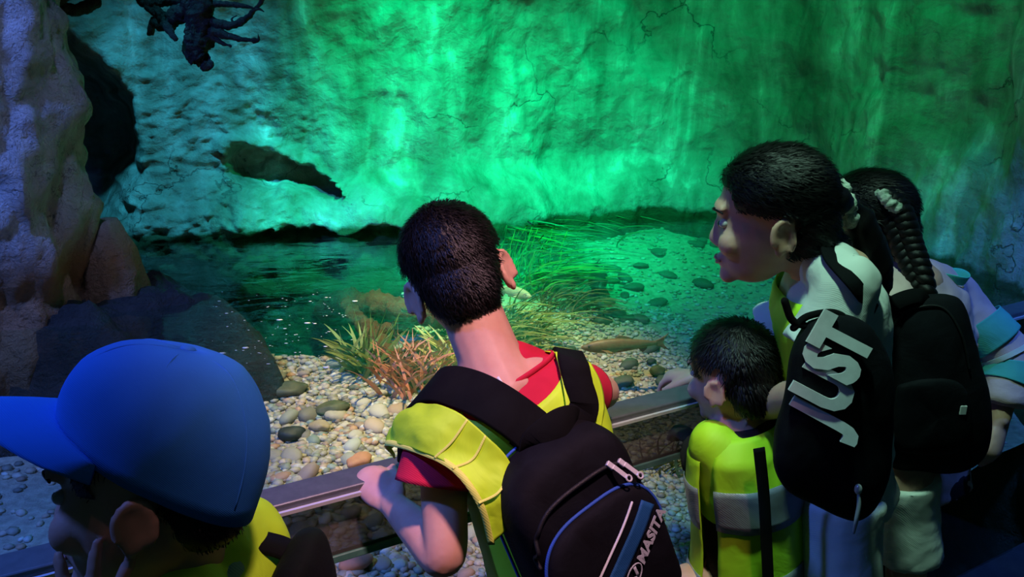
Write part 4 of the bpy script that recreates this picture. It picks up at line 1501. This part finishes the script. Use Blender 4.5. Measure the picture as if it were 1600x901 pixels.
JA = dict(pelvis=tuple(at(1318, 745, 1.36)), chest=tuple(at(1308, 530, 1.33)), neck=tuple(at(1280, 408, 1.32)),
          shR=tuple(at(1280, 455, 1.43)), shL=tuple(at(1324, 446, 1.22)),
          elR=tuple(at(1170, 560, 1.50)), wrR=tuple(at(1095, 590, 1.52)), elL=tuple(at(1262, 610, 1.20)), wrL=tuple(at(1190, 640, 1.33)),
          hipL=tuple(at(1316, 775, 1.29)), hipR=tuple(at(1410, 738, 1.49)), knL=(.64, 1.25, .42), knR=(.90, 1.51, .40), anL=(.66, 1.27, .06), anR=(.95, 1.54, .06))
girl = person_root('girl with tied-back dark hair in a white t-shirt and white shorts carrying a black bag', .60, 1.36)
AHM = head_matrix(at(1204, 322, 1.33), (-.93, .34, -.16), (-.10, 0, 1), 1.04)
ha = [dict(w=JA['wrL'], d=(-.6, .7, -.1), n=(0, -.2, 1), side=1, curl=.4, k=.95), dict(w=JA['wrR'], d=(-.6, .7, -.2), n=(0, 0, 1), side=-1, curl=.4, k=.95)]
av, af = body_mesh(JA, .95, AHM, ha, .0058, 1.0, 3)
obj('body', (av, af), M['skin'], girl)
obj('hair', hair_from_body(av, af, AHM, long_region, .012, 14, nz=.12, strands=6000, slen=.022, lift=.12, crown=(0, .06, .07), wid=.0009), M['hair'], girl)
face_parts(AHM, girl)
tie = V3(at(1322, 318, 1.36))
bk = (AHM @ np.array((0, -.094, .0, 1)))[:3]
obj('ponytail', fold(*tube([bk, tie, V3(at(1350, 370, 1.385)), V3(at(1368, 430, 1.40)), V3(at(1376, 480, 1.41))], [.030, .020, .034, .032, .010], 18, 50, roundends=True), .004, 40, 3), M['hair'], girl)
sc_ = []
for t in np.linspace(0, 2 * math.pi, 33):
    r_ = .026 + .004 * math.sin(7 * t)
    ax1 = nrm((.15, 1, .1)); ax2 = nrm((-.35, .05, 1))
    sc_.append(tie + ax1 * r_ * math.cos(t) + ax2 * r_ * 1.25 * math.sin(t))
obj('scrunchie', fold(*tube(sc_, [.010 + .003 * (k % 2) for k in range(33)], 10, 130, caps=False), .004, 60, 5), M['scrunchie'], girl)
a_sh = shirt_mesh(JA, .95, .010, sleeves=.6, t0=.12, t1=.965, voxel=.007, amp=.007, seed=15)
obj('t_shirt', a_sh, M['white_cotton'], girl)
obj('vest_front', band_mesh(JA, .95, .022, .22, .93, 20, 150, m=20, amp=.005), M['hivis'], girl, solid=.002)
obj('shorts', leg_cloth(JA, .95, .012, .80, flare=.018), M['white_cotton'], girl)
for sd in 'LR':
    obj('shoe', shoe(JA['an' + sd], (-.8, .6)), M['shoe'], girl)

# her black bag with big white letters
jb = tag(empty('shoulder_bag', tuple(V3(at(1300, 800, 1.14)))), 'black pouch bag with large white slanted letters at the girl\'s hip', 'bag')
bd = 1.14
ol = [(1262, 500), (1310, 488), (1362, 512), (1394, 570), (1398, 650), (1390, 720), (1370, 790), (1330, 812), (1272, 790), (1222, 762), (1206, 720), (1214, 660), (1228, 590), (1242, 535)]
BN = nrm((-.25, -.9, .35))
opts = [V3(at(x, y, bd)) + np.array((0, (y - 650) / 1200 * -.12, 0)) * 0 for x, y in ol]
bagm = fold(*pillow(opts, BN, .050, 9, .55, 60), .004, 14, 31)
obj('bag_body', bagm, M['black'], jb, sub=1)
BT = bvh_of(bagm)
def letters(ch, x, y, size, rot, sx=1.0):
    p, n = on(BT, x, y, .003, bd)
    n = nrm(n * .55 + BN * .45)
    rgt = nrm(np.cross((0, 0, 1), n)) * 1.0
    if rgt[0] < 0: rgt = -rgt
    upx = np.cross(n, rgt)
    if upx[2] < 0: upx = -upx
    m = np.eye(4)
    a = R(rot)
    m[:3, 0] = (rgt * math.cos(a) + upx * math.sin(a)) * sx; m[:3, 1] = -rgt * math.sin(a) + upx * math.cos(a); m[:3, 2] = np.cross(m[:3, 0], m[:3, 1])
    m[:3, 3] = p
    return text_mesh(ch, size, m, .0045, .006, .0)
for ch, x, y in (('J', 1282, 648), ('U', 1291, 606), ('S', 1302, 567), ('T', 1319, 531)):
    obj('letter', letters(ch, x, y, .114, 64, .74), M['white_print'], jb, smooth=False)
obj('neck_strap', ribbon([V3(at(1296, 368, 1.30)), on(bvh_of(a_sh), 1300, 405, .006, 1.2)[0], on(bvh_of(a_sh), 1335, 445, .006, 1.2)[0], V3(at(1366, 486, 1.20))], [(0, -.4, 1), (.1, -.8, .6), (.3, -.9, .4), (.4, -.9, .2)], .026, .005), M['strap'], jb)
obj('cord_loop', tube([V3(at(x, y, 1.13)) for x, y in ((1240, 512), (1262, 494), (1300, 488), (1322, 500), (1318, 516), (1290, 518), (1262, 510), (1238, 500), (1226, 470))], [.006] * 9, 8, 60, roundends=True), M['strap'], jb)
obj('hanging_strap', ribbon([V3(at(1186, 700, 1.19)), V3(at(1194, 780, 1.19)), V3(at(1200, 900, 1.18)), V3(at(1202, 960, 1.18))], [(0, -1, .3)] * 4, .020, .004), M['strap'], jb)
zp = empty('zip_pull', (0, 0, 0)); zp.parent = jb; z0 = V3(at(1341, 764, 1.09)); zp.location = tuple(z0 - np.array(jb.location))
obj('slider', ellipsoid(z0, (.006, .006, .009)), M['chrome'], zp)
obj('cord', tube([z0, V3(at(1342, 788, 1.085)), V3(at(1338, 812, 1.085)), V3(at(1334, 832, 1.09))], [.002, .0035, .0035, .002], 8, 20, roundends=True), M['grey_print'], zp)

# ------------------------------------------------------------------ the small child in the vest (B)
JB = dict(pelvis=tuple(at(1172, 880, 1.34)), chest=tuple(at(1166, 735, 1.34)), neck=tuple(at(1160, 640, 1.345)),
          shL=tuple(at(1116, 694, 1.31)), shR=tuple(at(1206, 676, 1.42)), elL=tuple(at(1100, 735, 1.42)), wrL=tuple(at(1085, 690, 1.50)),
          elR=tuple(at(1240, 730, 1.48)), wrR=tuple(at(1180, 715, 1.52)),
          hipL=(.36, 1.31, .50), hipR=(.45, 1.37, .50), knL=(.35, 1.31, .28), knR=(.47, 1.38, .28), anL=(.36, 1.27, .05), anR=(.47, 1.34, .05))
kid = person_root('small child in a yellow vest with a grey reflective band beside the white-shirted girl', .41, 1.34)
KHM = head_matrix(at(1142, 572, 1.36), (-.55, .80, -.20), (-.10, .12, 1), .90)
hk = [dict(w=JB['wrL'], d=(-.3, .9, .0), n=(0, 0, 1), side=1, curl=.5, k=.82), dict(w=JB['wrR'], d=(-.4, .8, .0), n=(0, 0, 1), side=-1, curl=.5, k=.82)]
kv, kf = body_mesh(JB, .80, KHM, hk, .0062, 1.0, 3)
obj('body', (kv, kf), M['skin'], kid)
obj('hair', hair_from_body(kv, kf, KHM, short_region, .011, 24, nz=.12, strands=4000, slen=.018, lift=.2, wid=.0009), M['hair'], kid)
face_parts(KHM, kid)
obj('t_shirt', shirt_mesh(JB, .80, .006, sleeves=.5, t0=.12, t1=.965, voxel=.008, amp=.004, seed=25, trap=False), M['dark_cloth'], kid)


def flare_vest(J, k, off, t0, t1, a0, a1, out, n=30, m=24, seed=2, drop=0.0):
    """one hanging panel of a tabard vest, standing off more towards its hem"""
    full = torso_rings(J, k, 0, t0, t1, 72, m)
    fa = torso_rings(J, k, off, t0, t1, 72, m)
    i0, i1 = int(a0 / 5), int(a1 / 5)
    idx = np.arange(i0, i1 + 1) % 72
    d = fa - full
    d /= np.linalg.norm(d, axis=2)[:, :, None] + 1e-9
    s = np.linspace(1, 0, m)[:, None, None]
    g = fa + d * out * s ** 1.2
    g[:, :, 2] -= drop * s[:, :, 0]
    return g[:, idx]


def panel(J, k, off, a0, a1, out, name, person, seed, t0=.02, drop=0.0):
    g = flare_vest(J, k, off, t0, .94, a0, a1, out, m=40, seed=seed, drop=drop)
    root = obj(name, fold(*rings_to_mesh(g, caps=False, closed=False), .004, 12, seed), M['hivis'], person, solid=.0018)
    gb = flare_vest(J, k, off + .0035, t0, .94, a0, a1, out, m=40, seed=seed, drop=drop)
    for b0, b1 in ((10, 17), (23, 29)):
        obj('reflective_band', fold(*rings_to_mesh(gb[b0:b1 + 1], caps=False, closed=False), .004, 12, seed), M['reflect'], root, solid=.0015)
    obj('hem_binding', rings_to_mesh(gb[0:2], caps=False, closed=False), M['hivis_trim'], root, solid=.003)


obj('vest_yoke', shirt_mesh(JB, .80, .013, sleeves=.25, t0=.55, t1=.93, voxel=.008, amp=.004, seed=26, flare=-.004, smooth=30, trap=False), M['hivis'], kid)
panel(JB, .80, .016, 190, 350, .045, 'vest_back', kid, 41)
panel(JB, .80, .014, 20, 175, .050, 'vest_front', kid, 44, drop=.03)
obj('trousers', leg_cloth(JB, .80, .010, 1.85), M['dark_cloth'], kid)
for sd in 'LR':
    obj('shoe', shoe(JB['an' + sd], (-.5, .86), .85), M['shoe'], kid)

# ------------------------------------------------------------------ the girl with the plait and the big dark backpack (C)
JC = dict(pelvis=tuple(at(1440, 730, 1.62)), chest=tuple(at(1440, 545, 1.62)), neck=tuple(at(1408, 420, 1.61)),
          shL=tuple(at(1395, 480, 1.50)), shR=tuple(at(1490, 462, 1.70)), elR=tuple(at(1578, 560, 1.62)), wrR=tuple(at(1562, 655, 1.56)),
          elL=tuple(at(1370, 590, 1.60)), wrL=tuple(at(1330, 640, 1.72)),
          hipL=(.80, 1.60, .62), hipR=(.95, 1.66, .62), knL=(.79, 1.60, .34), knR=(.96, 1.67, .34), anL=(.80, 1.58, .06), anR=(.98, 1.65, .06))
plait = person_root('girl with a long dark plait in a pink and teal jacket at the far right', .88, 1.62)
CHM = head_matrix(at(1352, 338, 1.64), (-.80, .58, -.22), (-.15, .1, 1), .98)
hc_ = [dict(w=JC['wrR'], d=V3(at(1554, 700, 1.54)) - V3(JC['wrR']), n=(.5, -.8, .2), side=-1, curl=.28, k=.92, thumb=(.8, .2)), dict(w=JC['wrL'], d=(-.4, .8, .0), n=(0, 0, 1), side=1, curl=.5, k=.9)]
cv_, cf_ = body_mesh(JC, .92, CHM, hc_, .0065, 1.0, 3)
obj('body', (cv_, cf_), M['skin'], plait)
obj('hair', hair_from_body(cv_, cf_, CHM, long_region, .012, 34, nz=.12, strands=4000, slen=.022, lift=.12, crown=(0, .06, .07), wid=.0009), M['hair'], plait)
face_parts(CHM, plait)
obj('plait', braid([V3(at(1372, 312, 1.585)), V3(at(1398, 335, 1.56)), V3(at(1418, 385, 1.535)), V3(at(1438, 440, 1.50)), V3(at(1450, 515, 1.46))], .030, .018, 6), M['hair'], plait)
tc = V3(at(1390, 316, 1.56))
obj('scrunchie', fold(*tube([tc + nrm((.1, 1, .2)) * .022 * math.cos(t) + nrm((-.7, 0, .7)) * .024 * math.sin(t) for t in np.linspace(0, 2 * math.pi, 25)], [.009 + .003 * (k % 2) for k in range(25)], 10, 100, caps=False), .004, 60, 6), M['scrunchie'], plait)
obj('jacket', shirt_mesh(JC, .92, .014, sleeves=1.75, t0=.10, t1=.96, voxel=.008, amp=.006, seed=35), M['pink_cotton'], plait)
sh, el, wr = V3(JC['shR']), V3(JC['elR']), V3(JC['wrR'])
arm_c = catmull([sh, (sh + el) / 2, el, (el + wr) / 2, wr], 60)
def arm_band(i0, i1, r, m, name='sleeve_stripe'):
    obj(name, fold(*tube(list(arm_c[i0:i1:2]), [r] * len(arm_c[i0:i1:2]), 22, 20, caps=False), .004, 16, 4), m, plait, solid=.002)
arm_band(12, 24, .0585, M['teal_cotton']); arm_band(26, 30, .0565, M['white_cotton']); arm_band(32, 44, .0535, M['teal_cotton'])
cc = V3(at(1486, 432, 1.62))
ringc = []
for z_, r_ in ((0, .026), (.012, .031), (.022, .036)):
    ringc.append([cc + np.array((math.cos(t) * r_ * 1.05, math.sin(t) * r_ * .9, z_ - .012 + .004 * math.sin(2 * t))) for t in np.linspace(0, 2 * math.pi, 28, endpoint=False)])
obj('collar_loop', rings_to_mesh(ringc, caps=False), M['turquoise'], plait, solid=.003, sub=1)
obj('vest', band_mesh(JC, .92, .022, .55, .93, 95, 230, m=14), M['hivis'], plait, solid=.002)
obj('trousers', leg_cloth(JC, .92, .012, 1.85), M['dark_cloth'], plait)
for sd in 'LR':
    obj('shoe', shoe(JC['an' + sd], (-.6, .8)), M['shoe'], plait)

cb = tag(empty('backpack', tuple(V3(at(1455, 720, 1.44)))), 'large plain dark backpack on the girl with the long plait', 'backpack')
co = [(1384, 476), (1420, 462), (1476, 458), (1502, 474), (1520, 540), (1540, 620), (1538, 700), (1500, 735), (1430, 738), (1385, 725), (1372, 660), (1372, 560)]
CN = nrm((-.15, -.9, .3))
cpk = fold(*pillow([at(x, y, 1.47) for x, y in co], CN, .075, 9, .55, 60), .004, 12, 51)
obj('main_compartment', cpk, M['black'], cb, sub=1)
CT = bvh_of(cpk)
po = [on(CT, x, y, .004, 1.4)[0] for x, y in ((1400, 600), (1440, 590), (1490, 592), (1512, 620), (1514, 680), (1490, 706), (1430, 708), (1398, 690))]
obj('front_pocket', pillow(po, CN, .022, 6, .3), M['black'], cb, sub=1)
obj('zip_line', tube([on(CT, x, y, .002, 1.4)[0] for x, y in ((1388, 600), (1394, 520), (1420, 486), (1470, 480), (1500, 520), (1514, 580))], .0025, 6, 50), M['zip'], cb)
obj('strap_tab', ribbon([V3(at(1384, 492, 1.44)), V3(at(1400, 472, 1.42)), V3(at(1436, 462, 1.43)), V3(at(1448, 480, 1.44))], [(0, -.8, .6)] * 4, .030, .006), M['strap'], cb)
for bx_, by_, bd_ in ((1504, 640, 1.385), (1532, 632, 1.43)):
    obj('buckle', box(at(bx_, by_, bd_), (.014, .008, .020)), M['chrome'], cb, smooth=False, bevel=.002)
obj('shoulder_strap', ribbon([V3(at(1398, 470, 1.45)), V3(at(1392, 455, 1.50)), V3(at(1388, 462, 1.58))], [(0, -.5, .9)] * 3, .035, .006), M['strap'], cb)

# ------------------------------------------------------------------ the child in the blue cap (E), close to the camera
JE = dict(pelvis=(-.335, .73, .58), chest=(-.355, .735, .81), neck=tuple(at(282, 868, .735)),
          shL=(-.36, .625, .920), shR=(-.342, .835, .922), elL=(-.37, .52, .80), wrL=tuple(at(150, 1046, .59)), elR=(-.46, .90, .84), wrR=(-.54, .96, .89),
          hipL=(-.34, .67, .54), hipR=(-.33, .80, .54), knL=(-.35, .67, .30), knR=(-.34, .81, .30), anL=(-.31, .67, .06), anR=(-.30, .81, .06))
capkid = person_root('child in a blue cap seen close from the side at bottom left', -.33, .73)
EHM = head_matrix(at(232, 726, .70), (-.985, -.02, -.10), (.0, .22, 1), .97)
CAPM = head_matrix(at(236, 710, .70), (-.96, .0, .27), (.0, .22, 1), .97)
he = [dict(w=JE['wrL'], d=(-.1, .1, 1.0), n=(.15, -.9, .1), side=1, curl=(.18, .12, .15, .22), spread=.55, k=.92, thumb=(.35, .1)), dict(w=JE['wrR'], d=(-.6, .7, 0), n=(0, 0, 1), side=-1, curl=.5, k=.9)]
ev, ef = body_mesh(JE, .90, EHM, he, .0052, .9, 3)
obj('body', (ev, ef), M['skin'], capkid)
obj('hair', hair_from_body(ev, ef, EHM, short_region, .006, 44, nz=.1, strands=3000, slen=.009, lift=.10, wid=.0006), M['hair'], capkid)
face_parts(EHM, capkid)


def cap_shell(HM):
    def region(L):
        x, y, z = L[:, 0], L[:, 1], L[:, 2]
        low = np.interp(y, [-.12, -.05, .0, .06, .12], [-.050, -.020, .012, .030, .034])
        return (z - low)
    rings = []
    n = 64
    th = np.linspace(0, 2 * math.pi, n, endpoint=False)
    for q in np.linspace(0, 1, 18):
        ring = []
        for t in th:
            c, s = math.cos(t), math.sin(t)
            lo = -.045 + .070 * (.5 + .5 * s) ** .8                # low at the nape, higher over the brow
            e = (1 - q) * math.pi / 2
            zz = lo + (.116 - lo) * math.sin(q * math.pi / 2) ** .9
            rr = math.cos(q * math.pi / 2) ** .55 if q < 1 else .02
            bul = 1.0 + .05 * math.sin(min(1, q * 1.6) * math.pi)
            ring.append((.083 * c * rr * bul, -.010 + (.104 if s > 0 else .106) * s * rr * bul, zz))
        rings.append(ring)
    return xf(rings_to_mesh(rings, caps=False), HM)


cs = cap_shell(CAPM)
cp = empty('cap', tuple(EHM[:3, 3])); cp.parent = capkid; cp.location = tuple(V3(EHM[:3, 3]) - V3(capkid.location))
obj('crown', fold(*cs, .002, 16, 3), M['cap_blue'], cp, solid=.003)
vis = []
for q in np.linspace(0, 1, 10):
    row = []
    for t in np.linspace(-1, 1, 25):
        a = t * R(72)
        x0, y0 = .086 * math.sin(a), .098 * math.cos(a) - .010
        ex = .092 * max(0, math.cos(t * math.pi / 2)) ** .45
        row.append((x0 * (1 + .04 * q), y0 + ex * q, .030 - .012 * q - .022 * t * t - .006 * q * q))
    vis.append(row)
obj('visor', xf(rings_to_mesh(vis, caps=False, closed=False), CAPM), M['cap_blue'], cp, solid=.004)
obj('button', xf(ellipsoid((0, -.010, .117), (.008, .008, .004)), CAPM), M['cap_blue'], cp)
for a in np.linspace(0, math.pi, 4)[:-1]:
    seam = []
    nst = 64
    k1 = int(round(a / (2 * math.pi) * 64)) % 64
    for col in (k1, (k1 + 32) % 64):
        idx = [r_ * 64 + col for r_ in range(18)]
        pts = [cs[0][i] for i in (idx if col == k1 else idx[::-1])]
        seam += pts
    obj('seam', tube(seam[::2], .0012, 5, 60), M['cap_blue'], cp)
obj('t_shirt', shirt_mesh(JE, .90, .012, sleeves=.6, t0=.08, t1=.97, voxel=.007, amp=.006, seed=45), M['mint_cotton'], capkid)
obj('vest', shirt_mesh(JE, .90, .022, sleeves=.12, t0=.10, t1=.945, voxel=.008, amp=.005, seed=46, flare=-.004, smooth=14), M['hivis'], capkid)
obj('shorts', leg_cloth(JE, .90, .012, .9), M['dark_cloth'], capkid)
for sd in 'LR':
    obj('shoe', shoe(JE['an' + sd], (-.95, .2)), M['shoe'], capkid)
eb = tag(empty('backpack', (-.23, .73, .64)), 'black backpack on the back of the child in the blue cap', 'backpack')
eo = [(-.0, -.10, .95), (-.0, -.06, .985), (0, .06, .985), (0, .10, .955), (0, .115, .86), (0, .11, .72), (0, .08, .66), (0, -.08, .66), (0, -.11, .72), (0, -.115, .86)]
eo = [(-.250 + x, .745 + y, z - .02) for x, y, z in eo]
obj('main_compartment', fold(*pillow(eo, (1, -.1, .15), .040, 8, .9, 60), .004, 12, 61), M['black'], eb, sub=1)
for sy in (-.085, .06):
    obj('shoulder_strap', ribbon([(-.250, .735 + sy, .935), (-.285, .735 + sy, .955), (-.350, .735 + sy, .962), (-.425, .735 + sy, .92), (-.46, .735 + sy, .82)], [(.6, 0, .8), (.3, 0, 1), (0, 0, 1), (-.8, 0, .6), (-1, 0, 0)], .036, .007), M['strap'], eb)
